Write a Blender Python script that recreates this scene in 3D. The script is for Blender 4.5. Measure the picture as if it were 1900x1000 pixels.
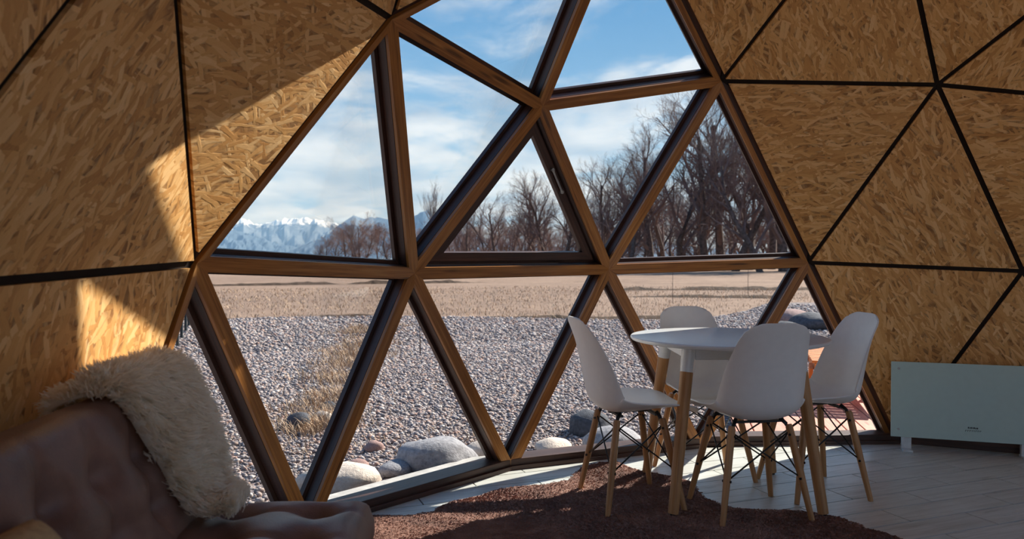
import bpy, bmesh, math, random
import numpy as np
from math import sin, cos, pi, radians, sqrt, atan2
from mathutils import Vector, Matrix

for o in list(bpy.data.objects): bpy.data.objects.remove(o, do_unlink=True)
scene = bpy.context.scene
COL = scene.collection
random.seed(7)
RNG = np.random.default_rng(7)

# ------------------------------------------------------------------ camera
R = 2.9                                   # inner radius of the dome (m)
ZC = 0.187 * R                            # height of the dome centre above the floor
CAM = Vector((-0.1369 * R, 0.7866 * R, 0.1943 * R + ZC))
YAW, PITCH = -0.612, -0.0144
cd = bpy.data.cameras.new('camera'); cam = bpy.data.objects.new('camera', cd); COL.objects.link(cam)
cd.sensor_width = 36; cd.lens = 36 * 1417 / 1900; cd.clip_end = 6000; cd.clip_start = 0.05
f_ = Vector((cos(PITCH) * cos(YAW), cos(PITCH) * sin(YAW), sin(PITCH)))
r_ = f_.cross(Vector((0, 0, 1))).normalized(); u_ = r_.cross(f_)
cam.matrix_world = Matrix(((r_.x, u_.x, -f_.x, CAM.x), (r_.y, u_.y, -f_.y, CAM.y), (r_.z, u_.z, -f_.z, CAM.z), (0, 0, 0, 1)))
cd.dof.use_dof = True; cd.dof.focus_distance = 3.9; cd.dof.aperture_fstop = 4.0
scene.camera = cam

# ------------------------------------------------------------------ exposure
vs = scene.view_settings
vs.view_transform = 'Standard'; vs.look = 'None'; vs.gamma = 1; vs.use_curve_mapping = False
vs.exposure = 1.42
scene.cycles.max_bounces = 16; scene.cycles.diffuse_bounces = 10; scene.cycles.transparent_max_bounces = 16

# ------------------------------------------------------------------ node helper
class NT:
    def __init__(s, tree):
        s.t = tree; s.n = tree.nodes; s.l = tree.links
    def node(s, typ, **kw):
        nd = s.n.new(typ)
        for k, v in kw.items(): setattr(nd, k, v)
        return nd
    def put(s, sock, v):
        if v is None: return
        if isinstance(v, bpy.types.NodeSocket): s.l.new(v, sock)
        elif isinstance(v, (tuple, list)):
            v = tuple(v)
            if len(sock.default_value) == 4 and len(v) == 3: v += (1,)
            sock.default_value = v
        else: sock.default_value = v
    def math(s, op, a, b=None, c=None, clamp=False):
        nd = s.node('ShaderNodeMath', operation=op, use_clamp=clamp)
        s.put(nd.inputs[0], a); s.put(nd.inputs[1], b); s.put(nd.inputs[2], c); return nd.outputs[0]
    def vmath(s, op, a, b=None):
        nd = s.node('ShaderNodeVectorMath', operation=op); s.put(nd.inputs[0], a); s.put(nd.inputs[1], b); return nd.outputs[0]
    def mix(s, fac, a, b, blend='MIX'):
        nd = s.node('ShaderNodeMix', data_type='RGBA', blend_type=blend)
        s.put(nd.inputs[0], fac); s.put(nd.inputs[6], a); s.put(nd.inputs[7], b); return nd.outputs[2]
    def noise(s, vec, scale, detail=3, rough=.5, dist=0, dims='3D'):
        nd = s.node('ShaderNodeTexNoise', noise_dimensions=dims)
        s.put(nd.inputs['Vector'], vec); nd.inputs['Scale'].default_value = scale
        nd.inputs['Detail'].default_value = detail; nd.inputs['Roughness'].default_value = rough
        nd.inputs['Distortion'].default_value = dist; return nd.outputs[0], nd.outputs[1]
    def voronoi(s, vec, scale, dims='3D', feature='F1', rnd=1):
        nd = s.node('ShaderNodeTexVoronoi', voronoi_dimensions=dims, feature=feature)
        s.put(nd.inputs['Vector'], vec); nd.inputs['Scale'].default_value = scale
        nd.inputs['Randomness'].default_value = rnd; return nd
    def ramp(s, fac, stops, interp='LINEAR'):
        nd = s.node('ShaderNodeValToRGB'); cr = nd.color_ramp; cr.interpolation = interp
        while len(cr.elements) < len(stops): cr.elements.new(.5)
        for e, (p, c) in zip(cr.elements, stops):
            e.position = p; e.color = tuple(c) + (1,) if len(c) == 3 else c
        s.put(nd.inputs[0], fac); return nd.outputs[0]
    def maprange(s, v, a, b, c=0, d=1, smooth=False):
        nd = s.node('ShaderNodeMapRange', interpolation_type='SMOOTHSTEP' if smooth else 'LINEAR')
        s.put(nd.inputs[0], v)
        for i, x in enumerate((a, b, c, d)): nd.inputs[i + 1].default_value = x
        return nd.outputs[0]
    def mapping(s, vec, loc=(0, 0, 0), rot=(0, 0, 0), scale=(1, 1, 1)):
        nd = s.node('ShaderNodeMapping'); s.put(nd.inputs[0], vec)
        nd.inputs[1].default_value = loc; nd.inputs[2].default_value = rot; nd.inputs[3].default_value = scale
        return nd.outputs[0]
    def bump(s, h, strength=.3, dist=.01):
        nd = s.node('ShaderNodeBump'); nd.inputs['Strength'].default_value = strength
        nd.inputs['Distance'].default_value = dist; s.put(nd.inputs['Height'], h); return nd.outputs[0]

def srgb(r, g, b):
    f = lambda c: c / 12.92 if c <= .04045 else ((c + .055) / 1.055) ** 2.4
    return (f(r / 255), f(g / 255), f(b / 255))

# ------------------------------------------------------------------ world: blue sky, drifting clouds
SAZ, SEL = radians(-83.0), radians(33.75)
SUN_DIR = Vector((cos(SEL) * cos(SAZ), cos(SEL) * sin(SAZ), sin(SEL)))
world = bpy.data.worlds.new('sky'); scene.world = world; world.use_nodes = True
w = NT(world.node_tree); w.n.clear()
gen = w.node('ShaderNodeTexCoord').outputs['Generated']
sep = w.node('ShaderNodeSeparateXYZ'); w.put(sep.inputs[0], gen)
elev = sep.outputs[2]
blue = w.ramp(w.math('MAXIMUM', elev, 0.), [(0, (.33, .49, .67)), (.12, (.21, .40, .63)), (.30, (.10, .275, .53)), (1, (.06, .19, .46))])
# clouds laid out on a flat layer overhead
inv = w.math('DIVIDE', 1.0, w.math('ADD', w.math('MAXIMUM', elev, 0.), .16))
comb = w.node('ShaderNodeCombineXYZ')
w.put(comb.inputs[0], w.math('MULTIPLY', sep.outputs[0], inv)); w.put(comb.inputs[1], w.math('MULTIPLY', sep.outputs[1], inv))
cv = comb.outputs[0]
n1, _ = w.noise(w.mapping(cv, loc=(1.3, .4, 0)), 1.15, 9, .6, .5)
n2, _ = w.noise(w.mapping(cv, loc=(3.1, 1.7, 0), scale=(1, 1.6, 1)), 2.6, 6, .6, .8)
cl = w.math('ADD', w.math('MULTIPLY', n1, .75), w.math('MULTIPLY', n2, .25))
low = w.maprange(elev, .05, .5, .11, -.05)
mask = w.maprange(w.math('ADD', cl, low), .47, .63, 0, .95, True)
tone, _ = w.noise(w.mapping(cv, loc=(.2, .1, 0)), 1.7, 5, .55)
ccol = w.ramp(tone, [(.36, (.34, .42, .53)), (.62, (.76, .80, .85))])
skyc = w.mix(mask, blue, ccol)
bg = w.node('ShaderNodeBackground'); w.put(bg.inputs[0], skyc); bg.inputs[1].default_value = .46
out = w.node('ShaderNodeOutputWorld'); w.l.new(bg.outputs[0], out.inputs[0])

sd = bpy.data.lights.new('sun', 'SUN'); sun = bpy.data.objects.new('sun', sd); COL.objects.link(sun)
sd.energy = 4.4; sd.angle = radians(.6); sd.color = (1, .93, .83)
sun.rotation_euler = SUN_DIR.to_track_quat('Z', 'Y').to_euler(); sun.location = SUN_DIR * 30

# ------------------------------------------------------------------ materials
MATS = {}
def new_mat(name, rough=.6, spec=.5):
    m = bpy.data.materials.new(name); m.use_nodes = True
    t = NT(m.node_tree); b = t.n['Principled BSDF']
    b.inputs['Roughness'].default_value = rough
    b.inputs['Specular IOR Level'].default_value = spec
    MATS[name] = m
    return m, t, b

def plain(name, col, rough=.5, spec=.5, metal=0, var=.06, scale=30, bump=0):
    m, t, b = new_mat(name, rough, spec)
    tc = t.node('ShaderNodeTexCoord').outputs['Object']
    n, _ = t.noise(tc, scale, 4)
    c2 = tuple(max(0, c * (1 - 2 * var)) for c in col); c1 = tuple(min(1, c * (1 + 2 * var)) for c in col)
    t.put(b.inputs['Base Color'], t.ramp(n, [(.3, c2), (.7, c1)]))
    b.inputs['Metallic'].default_value = metal
    if bump: t.put(b.inputs['Normal'], t.bump(n, bump, .01))
    return m

def wood(name, dark, mid, light, rough=.45, scale=1., spec=.5, knots=True, bump=.15):
    """grain runs along the object's own X axis"""
    m, t, b = new_mat(name, rough, spec)
    tc = t.node('ShaderNodeTexCoord').outputs['Object']
    rnd = t.node('ShaderNodeObjectInfo').outputs['Random']
    off = t.node('ShaderNodeCombineXYZ'); t.put(off.inputs[0], t.math('MULTIPLY', rnd, 37.)); t.put(off.inputs[1], t.math('MULTIPLY', rnd, 11.))
    v = t.vmath('ADD', tc, off.outputs[0])
    g1, _ = t.noise(t.mapping(v, scale=(2.2 * scale, 55 * scale, 55 * scale)), 1., 5, .6, .5)
    g2, _ = t.noise(t.mapping(v, scale=(6 * scale, 220 * scale, 220 * scale)), 1., 3, .5)
    k, _ = t.noise(t.mapping(v, scale=(3 * scale, 9 * scale, 9 * scale)), 1., 2, .5)
    gg = t.math('ADD', t.math('MULTIPLY', g1, .7), t.math('MULTIPLY', g2, .3))
    col = t.ramp(gg, [(.3, dark), (.5, mid), (.7, light)])
    if knots:
        vo = t.voronoi(t.mapping(v, scale=(2.2 * scale, 14 * scale, 14 * scale)), 1.)
        kn = t.maprange(vo.outputs['Distance'], .07, .2, .75, 0, True)
        col = t.mix(kn, col, tuple(c * .35 for c in dark))
    col = t.mix(t.maprange(k, .35, .7, 0, .35), col, dark)
    t.put(b.inputs['Base Color'], col)
    t.put(b.inputs['Normal'], t.bump(gg, bump, .004))
    return m

wood('golden_wood', srgb(110, 66, 28), srgb(172, 112, 50), srgb(204, 146, 76), .4)
wood('dark_wood', srgb(44, 27, 20), srgb(72, 45, 34), srgb(96, 63, 48), .48, bump=.2)
wood('beech', srgb(150, 102, 58), srgb(182, 132, 82), srgb(204, 156, 104), .45, scale=1.6, knots=False, bump=.05)
wood('deck_wood', srgb(160, 98, 78), srgb(196, 134, 110), srgb(214, 160, 138), .65, knots=True)
wood('orange_wood', srgb(170, 92, 40), srgb(206, 126, 62), srgb(226, 156, 90), .5, knots=False)
plain('seam_dark', srgb(40, 30, 24), .7, .2)
plain('white_plastic', srgb(238, 234, 228), .38, .5, var=.01)
plain('white_paint', srgb(226, 228, 228), .22, .5, var=.01)
plain('black_metal', srgb(22, 21, 22), .45, .5, var=.1)
plain('steel', srgb(170, 172, 172), .35, .5, metal=.9)
plain('heater_glass', srgb(186, 210, 202), .16, .6, var=.01)
plain('heater_foot', srgb(208, 214, 214), .4)
plain('ink', srgb(30, 38, 40), .5)
plain('concrete', srgb(176, 172, 166), .8, .2, var=.1, scale=14, bump=.2)
plain('beige_cloth', srgb(186, 160, 122), .9, .1, var=.08, scale=60, bump=.3)
plain('stake_paint', srgb(16, 36, 42), .6)
plain('bark', srgb(92, 80, 76), .9, .1, var=.25, scale=6, bump=.4)
plain('twig', srgb(116, 98, 94), .9, .1, var=.2, scale=.6)
plain('thicket_twig', srgb(144, 118, 108), .9, .1, var=.2, scale=.6)
plain('straw', srgb(182, 156, 130), .9, .1, var=.18, scale=9)
plain('soil', srgb(74, 60, 50), .95, .1, var=.3, scale=3, bump=.5)

def leather():
    m, t, b = new_mat('leather', .42, .5)
    tc = t.node('ShaderNodeTexCoord').outputs['Object']
    n, _ = t.noise(tc, 7, 5, .6); vo = t.voronoi(tc, 260)
    t.put(b.inputs['Base Color'], t.ramp(n, [(.3, srgb(102, 74, 64)), (.55, srgb(128, 96, 84)), (.75, srgb(148, 115, 101))]))
    t.put(b.inputs['Roughness'], t.maprange(n, .3, .7, .36, .52))
    t.put(b.inputs['Normal'], t.bump(vo.outputs['Distance'], .25, .002))
leather()

def osb():
    m, t, b = new_mat('osb', .55, .35)
    uv = t.node('ShaderNodeUVMap').outputs[0]
    wob, wc = t.noise(uv, 9, 3, .5)
    base = t.vmath('ADD', uv, t.vmath('MULTIPLY', t.vmath('SUBTRACT', wc, (.5, .5, .5)), (.022, .022, 0)))
    H = None; C = None
    for i, (ang, sx, sy) in enumerate([(-7, 8, 46), (16, 9, 56), (-24, 10, 50), (36, 11, 58), (-60, 13, 56), (4, 8, 84)]):
        v = t.mapping(t.mapping(base, rot=(0, 0, radians(ang))), loc=(i * 3.7, i * 5.3, 0), scale=(sx, sy, 1))
        vo = t.voronoi(v, 1., '2D'); vo.distance = 'CHEBYCHEV'
        sp = t.node('ShaderNodeSeparateColor'); t.put(sp.inputs[0], vo.outputs['Color'])
        edge = t.maprange(vo.outputs['Distance'], .3, .6, 1, .55)
        h = t.math('MULTIPLY', sp.outputs[0], edge)
        if i >= 2: h = t.math('MULTIPLY', h, (1.0, .96, .88, .98)[i - 2])
        c = sp.outputs[1]
        if H is None: H, C = h, c
        else:
            g = t.math('GREATER_THAN', h, H)
            mx = t.node('ShaderNodeMix', data_type='FLOAT'); t.put(mx.inputs[0], g); t.put(mx.inputs[2], C); t.put(mx.inputs[3], c)
            C = mx.outputs[0]; H = t.math('MAXIMUM', H, h)
    fine, _ = t.noise(t.mapping(uv, scale=(30, 240, 1)), 1., 3, .6)
    tone = t.math('ADD', t.math('MULTIPLY', C, .72), t.math('MULTIPLY', fine, .28))
    col = t.ramp(tone, [(.05, srgb(162, 110, 54)), (.2, srgb(204, 147, 82)), (.55, srgb(225, 171, 104)), (.85, srgb(239, 193, 132)), (1, srgb(250, 219, 172))])
    col = t.mix(t.maprange(H, .38, .66, .7, 0), col, srgb(108, 66, 30))
    t.put(b.inputs['Base Color'], col)
    hh = t.math('ADD', H, t.math('MULTIPLY', fine, .15))
    t.put(b.inputs['Normal'], t.bump(hh, .55, .004))
osb()

def tile():
    m, t, b = new_mat('plank_tile', .3, .5)
    tc = t.node('ShaderNodeTexCoord').outputs['Object']
    rnd = t.node('ShaderNodeObjectInfo').outputs['Random']
    off = t.node('ShaderNodeCombineXYZ'); t.put(off.inputs[0], t.math('MULTIPLY', rnd, 50.)); t.put(off.inputs[1], t.math('MULTIPLY', rnd, 23.))
    v = t.vmath('ADD', tc, off.outputs[0])
    g, _ = t.noise(t.mapping(v, scale=(3, 42, 1)), 1., 6, .65, .6)
    p, _ = t.noise(t.mapping(v, scale=(4, 9, 1)), 1., 3)
    col = t.ramp(g, [(.28, srgb(176, 176, 166)), (.45, srgb(208, 210, 202)), (.7, srgb(226, 228, 222))])
    col = t.mix(t.maprange(p, .55, .75, 0, .35), col, srgb(176, 170, 156))
    col = t.mix(t.math('MULTIPLY', rnd, .18), col, srgb(160, 158, 150))
    t.put(b.inputs['Base Color'], col)
    t.put(b.inputs['Roughness'], t.maprange(g, .3, .7, .42, .26))
    t.put(b.inputs['Normal'], t.bump(g, .08, .003))
tile()
plain('grout', srgb(66, 64, 60), .9, .1, var=.1)

def hide():
    m, t, b = new_mat('cowhide', .75, .25)
    tc = t.node('ShaderNodeTexCoord').outputs['Object']
    big, _ = t.noise(tc, 1.6, 4, .6, .8); mid, _ = t.noise(tc, 7, 4, .6, 1.)
    hair, _ = t.noise(t.mapping(tc, rot=(0, 0, .5), scale=(60, 260, 40)), 1., 4, .7, 1.2)
    s = t.math('ADD', t.math('MULTIPLY', big, .6), t.math('MULTIPLY', mid, .4))
    col = t.ramp(s, [(.36, srgb(112, 74, 60)), (.5, srgb(164, 114, 94)), (.64, srgb(204, 156, 134))])
    col = t.mix(t.maprange(hair, .35, .65, .4, 0), col, srgb(70, 40, 30))
    t.put(b.inputs['Base Color'], col)
    t.put(b.inputs['Normal'], t.bump(t.math('ADD', hair, t.math('MULTIPLY', mid, .6)), .6, .008))
    b.inputs['Sheen Weight'].default_value = .3
hide()

def wool():
    m, t, b = new_mat('wool', .9, .1)
    tc = t.node('ShaderNodeTexCoord').outputs['Object']
    n, _ = t.noise(tc, 22, 3, .6)
    t.put(b.inputs['Base Color'], t.ramp(n, [(.3, srgb(232, 222, 204)), (.55, srgb(247, 242, 230)), (.75, srgb(252, 250, 246))]))
    tl = t.node('ShaderNodeBsdfTranslucent'); tl.inputs[0].default_value = srgb(250, 245, 234) + (1,)
    mx = t.node('ShaderNodeMixShader'); mx.inputs[0].default_value = .5
    t.l.new(b.outputs[0], mx.inputs[1]); t.l.new(tl.outputs[0], mx.inputs[2]); t.l.new(mx.outputs[0], t.n['Material Output'].inputs[0])
wool()

def glass():
    m, t, b = new_mat('window_glass')
    t.n.remove(b)
    tr = t.node('ShaderNodeBsdfTransparent'); tr.inputs[0].default_value = (.965, .975, .975, 1)
    gl = t.node('ShaderNodeBsdfGlossy'); gl.inputs['Roughness'].default_value = .02
    fr = t.node('ShaderNodeFresnel'); fr.inputs[0].default_value = 1.4
    mx = t.node('ShaderNodeMixShader'); t.put(mx.inputs[0], t.math('MULTIPLY', fr.outputs[0], .16))
    t.l.new(tr.outputs[0], mx.inputs[1]); t.l.new(gl.outputs[0], mx.inputs[2])
    t.l.new(mx.outputs[0], t.n['Material Output'].inputs[0])
glass()

def attr_mat(name, rough=.85):
    m, t, b = new_mat(name, rough, .25)
    at = t.node('ShaderNodeAttribute'); at.attribute_name = 'tint'
    tc = t.node('ShaderNodeTexCoord').outputs['Object']
    n, _ = t.noise(tc, 60, 3)
    t.put(b.inputs['Base Color'], t.mix(t.maprange(n, .3, .7, 0, .35), at.outputs['Color'], (.08, .07, .07)))
attr_mat('pebble')

def stone(name, a, bcol):
    m, t, b = new_mat(name, .85, .25)
    tc = t.node('ShaderNodeTexCoord').outputs['Object']
    n, _ = t.noise(tc, 9, 6, .65); n2, _ = t.noise(tc, 70, 3)
    t.put(b.inputs['Base Color'], t.mix(t.maprange(n2, .35, .65, 0, .3), t.ramp(n, [(.3, a), (.7, bcol)]), a))
    t.put(b.inputs['Normal'], t.bump(n, .4, .02))
stone('stone_grey', srgb(120, 118, 122), srgb(172, 170, 172))
stone('stone_pale', srgb(190, 174, 160), srgb(222, 208, 194))
stone('stone_pink', srgb(132, 104, 98), srgb(176, 146, 138))
stone('stone_dark', srgb(58, 60, 66), srgb(96, 98, 104))

def ground():
    m, t, b = new_mat('gravel_ground', .92, .15)
    tc = t.node('ShaderNodeTexCoord').outputs['Object']
    big, _ = t.noise(tc, .35, 4, .6)
    v1 = t.voronoi(tc, 26); v2 = t.voronoi(tc, 42)
    def stones(v):
        sp = t.node('ShaderNodeSeparateColor'); t.put(sp.inputs[0], v.outputs['Color'])
        c = t.ramp(sp.outputs[0], [(0, srgb(104, 98, 102)), (.35, srgb(146, 138, 140)), (.65, srgb(172, 160, 158)), (.85, srgb(180, 154, 144)), (1, srgb(214, 206, 200))])
        return t.mix(t.maprange(v.outputs['Distance'], .35, .62, 0, .8), c, srgb(74, 66, 62))
    col = t.mix(t.maprange(big, .45, .55, 0, 1), stones(v1), stones(v2))
    t.put(b.inputs['Base Color'], col)
    t.put(b.inputs['Normal'], t.bump(t.math('MULTIPLY', v1.outputs['Distance'], -1.), .9, .03))
    m, t, b = new_mat('field_ground', .95, .1)
    tc = t.node('ShaderNodeTexCoord').outputs['Object']
    n, _ = t.noise(t.mapping(tc, scale=(1, .5, 1)), .5, 7, .7, .4); n2, _ = t.noise(tc, 5, 6, .75); n3, _ = t.noise(tc, .06, 4, .6)
    s = t.math('ADD', t.math('MULTIPLY', n, .4), t.math('MULTIPLY', n2, .6))
    col = t.ramp(s, [(.34, srgb(92, 76, 66)), (.46, srgb(138, 115, 99)), (.58, srgb(160, 136, 118)), (.7, srgb(180, 156, 138))])
    col = t.mix(t.maprange(n3, .42, .62, 0, .4), col, srgb(126, 106, 94))
    t.put(b.inputs['Base Color'], col)
    t.put(b.inputs['Normal'], t.bump(s, .8, .12))
ground()

def mountain(name, rock_haze_a, rock_haze_b, snow_z, snow):
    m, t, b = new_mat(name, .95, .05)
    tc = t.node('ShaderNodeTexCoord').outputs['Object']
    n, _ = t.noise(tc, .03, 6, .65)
    col = t.ramp(n, [(.3, rock_haze_a), (.7, rock_haze_b)])  # rock tones carry the blue of distance haze
    if snow:
        z = t.node('ShaderNodeSeparateXYZ'); t.put(z.inputs[0], tc)
        nn, _ = t.noise(tc, .045, 5, .7)
        zz = t.math('ADD', z.outputs[2], t.math('MULTIPLY', t.math('SUBTRACT', nn, .5), 75.))
        col = t.mix(t.maprange(zz, snow_z - 4, snow_z + 4), col, srgb(214, 220, 230))
    t.put(b.inputs['Base Color'], col)
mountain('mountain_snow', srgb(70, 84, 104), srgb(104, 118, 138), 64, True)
mountain('mountain_haze_rock', srgb(60, 78, 100), srgb(84, 102, 124), 999, False)  # aerial haze blue mixed into the rock colour, besides the haze volume

# ------------------------------------------------------------------ object helpers
def link(o, parent=None):
    COL.objects.link(o)
    if parent is not None: o.parent = parent
    return o
def tag(o, label=None, cat=None, group=None, kind=None):
    if label: o['label'] = label
    if cat: o['category'] = cat
    if group: o['group'] = group
    if kind: o['kind'] = kind
    return o
def empty(name, loc=(0, 0, 0), rz=0, **kw):
    o = bpy.data.objects.new(name, None); o.location = loc; o.rotation_euler = (0, 0, rz)
    o.empty_display_size = .1
    return tag(link(o), **kw)
def mesh(name, verts, faces, mat, parent=None, smooth=False, matrix=None):
    me = bpy.data.meshes.new(name); me.from_pydata([tuple(v) for v in verts], [], faces); me.update()
    if mat: me.materials.append(MATS[mat])
    if smooth: me.polygons.foreach_set('use_smooth', [True] * len(me.polygons))
    o = bpy.data.objects.new(name, me); link(o, parent)
    if matrix is not None: o.matrix_local = matrix
    return o
def fix(o):
    bm = bmesh.new(); bm.from_mesh(o.data); bmesh.ops.recalc_face_normals(bm, faces=bm.faces); bm.to_mesh(o.data); bm.free(); return o
def copy_tree(o, parent=None):
    c = o.copy(); COL.objects.link(c); c.parent = parent
    for ch in list(o.children): copy_tree(ch, c)
    return c

class MB:
    def __init__(s): s.v = []; s.f = []
    def box(s, c, size, M=None):
        b = len(s.v); hx, hy, hz = [q / 2 for q in size]
        for dx, dy, dz in ((-1, -1, -1), (1, -1, -1), (1, 1, -1), (-1, 1, -1), (-1, -1, 1), (1, -1, 1), (1, 1, 1), (-1, 1, 1)):
            p = Vector((dx * hx, dy * hy, dz * hz))
            if M is not None: p = M @ p
            s.v.append(Vector(c) + p)
        s.f += [tuple(b + i for i in q) for q in ((0, 3, 2, 1), (4, 5, 6, 7), (0, 1, 5, 4), (1, 2, 6, 5), (2, 3, 7, 6), (3, 0, 4, 7))]
    def tube(s, pts, rad, n=8, cap=True):
        pts = [Vector(p) for p in pts]; rings = []
        for i, p in enumerate(pts):
            d = (pts[min(i + 1, len(pts) - 1)] - pts[max(i - 1, 0)]).normalized()
            a = d.cross(Vector((0, 0, 1)) if abs(d.z) < .95 else Vector((1, 0, 0))).normalized(); b2 = d.cross(a)
            rr = rad[i] if isinstance(rad, (list, tuple)) else rad
            rings.append(len(s.v))
            for k in range(n):
                t = 2 * pi * k / n; s.v.append(p + a * (cos(t) * rr) + b2 * (sin(t) * rr))
        for i in range(len(pts) - 1):
            for k in range(n):
                k2 = (k + 1) % n; s.f.append((rings[i] + k, rings[i] + k2, rings[i + 1] + k2, rings[i + 1] + k))
        if cap:
            s.f.append(tuple(rings[0] + k for k in range(n))[::-1]); s.f.append(tuple(rings[-1] + k for k in range(n)))
    def lathe(s, prof, n=48, c=(0, 0, 0)):
        rows = []
        for (rr, z) in prof:
            rows.append(len(s.v))
            for k in range(n): t = 2 * pi * k / n; s.v.append(Vector((c[0] + rr * cos(t), c[1] + rr * sin(t), c[2] + z)))
        for i in range(len(prof) - 1):
            for k in range(n):
                k2 = (k + 1) % n; s.f.append((rows[i] + k, rows[i] + k2, rows[i + 1] + k2, rows[i + 1] + k))
        s.f.append(tuple(rows[0] + k for k in range(n))[::-1]); s.f.append(tuple(rows[-1] + k for k in range(n)))
    def build(s, name, mat, parent=None, smooth=False, bevel=0, matrix=None, autosmooth=False):
        o = mesh(name, s.v, s.f, mat, parent, smooth, matrix); fix(o)
        if bevel:
            md = o.modifiers.new('bevel', 'BEVEL'); md.width = bevel; md.segments = 2; md.limit_method = 'ANGLE'
        if autosmooth:
            me = o.data; me.polygons.foreach_set('use_smooth', [True] * len(me.polygons))
            for e in me.edges: e.use_edge_sharp = False
            bm = bmesh.new(); bm.from_mesh(me)
            for e in bm.edges:
                if len(e.link_faces) == 2 and e.calc_face_angle(0) > .6: e.smooth = False
            bm.to_mesh(me); bm.free()
        return o

# ------------------------------------------------------------------ geodesic dome (three-frequency)
ico = [Vector((0, 0, 1))]
for k in range(5): a = radians(72 * k); ico.append(Vector((2 / sqrt(5) * cos(a), 2 / sqrt(5) * sin(a), 1 / sqrt(5))))
for k in range(5): a = radians(72 * k + 36); ico.append(Vector((2 / sqrt(5) * cos(a), 2 / sqrt(5) * sin(a), -1 / sqrt(5))))
ico.append(Vector((0, 0, -1)))
tri20 = []
for k in range(5):
    u0, u1, l0, l1 = 1 + k, 1 + (k + 1) % 5, 6 + k, 6 + (k + 1) % 5
    tri20 += [(0, u0, u1), (u0, l0, u1), (u1, l0, l1), (11, l1, l0)]
DV = []; DT = []; keymap = {}
def dv(p):
    p = p.normalized(); k = (round(p.x, 3), round(p.y, 3), round(p.z, 3))
    if k not in keymap: keymap[k] = len(DV); DV.append(p)
    return keymap[k]
for (a, b, c) in tri20:
    A, B, C = ico[a], ico[b], ico[c]
    g = {}
    for i in range(4):
        for j in range(4 - i): g[i, j] = dv(A * (3 - i - j) + B * i + C * j)
    for i in range(3):
        for j in range(3 - i):
            DT.append((g[i, j], g[i + 1, j], g[i, j + 1]))
            if i + j < 2: DT.append((g[i + 1, j], g[i + 1, j + 1], g[i, j + 1]))
DT = [t for t in DT if all(DV[i].z > -.25 for i in t)]
def near(x, y, z):
    p = Vector((x, y, z)); return min(range(len(DV)), key=lambda i: (DV[i] - p).length)
NAMES = dict(G=(.894, 0, .447), F=(.793, .326, .515), H=(.793, -.326, .515), I=(.555, -.653, .515), P=(.687, 0, .727), B=(.964, .202, .172),
             C=(.964, -.202, .172), J=(.899, .404, -.172), L=(.899, -.404, -.172), K=(.982, 0, -.188), A=(.795, .577, .188), D=(.795, -.577, .188),
             E=(.49, -.855, .172), M=(.662, -.73, -.172), N=(.662, .73, -.172))
ID = {k: near(*v) for k, v in NAMES.items()}
# the built dome is a few centimetres off the ideal one
BUILT = dict(A=(.794, .578, .188), B=(.963, .207, .170), C=(.962, -.213, .173), D=(.784, -.592, .186), E=(.497, -.851, .170), F=(.792, .330, .513),
             G=(.892, .002, .451), H=(.789, -.331, .518), I=(.561, -.651, .511))
for k, v in BUILT.items(): DV[ID[k]] = Vector(v)
for i, v in enumerate(DV):
    if -.25 < v.z < -.1:
        # the right-hand sill line was set out a little wider than the rest
        wide = 1.045 if (abs(v.x - .662) < .02 and v.y < 0) or (abs(v.x - .305) < .03 and v.y < 0) else .988
        q = Vector((v.x, v.y, 0)).normalized() * wide; DV[i] = Vector((q.x, q.y, -.187))
CEN = Vector((0, 0, ZC))
def P3(i, d=0.): return CEN + DV[i] * (R + d)

GLASS = [tuple(sorted(ID[c] for c in t)) for t in ('ABF', 'FGB', 'FGP', 'GHP', 'GBC', 'GCH', 'CDH', 'ABJ', 'BJK', 'BCK', 'CKL', 'CDL', 'DLM', 'AJN')]
edges = {}
for t in DT:
    for a, b in ((t[0], t[1]), (t[1], t[2]), (t[0], t[2])):
        edges.setdefault((min(a, b), max(a, b)), []).append(t)
# unseen rear glazing, added to bring fill daylight into the room
REAR_FILL = []
for t in DT:
    c = (DV[t[0]] + DV[t[1]] + DV[t[2]]) / 3
    if c.x < -.28: REAR_FILL.append(tuple(sorted(t)))
isg = lambda t: tuple(sorted(t)) in GLASS or tuple(sorted(t)) in REAR_FILL

def edge_frame(a, b, d=0.):
    pa, pb = P3(a, d), P3(b, d)
    x = (pb - pa).normalized(); z = ((pa + pb) / 2 - CEN); z = (z - x * z.dot(x)).normalized(); y = z.cross(x)
    return pa, pb, x, y, z

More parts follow.
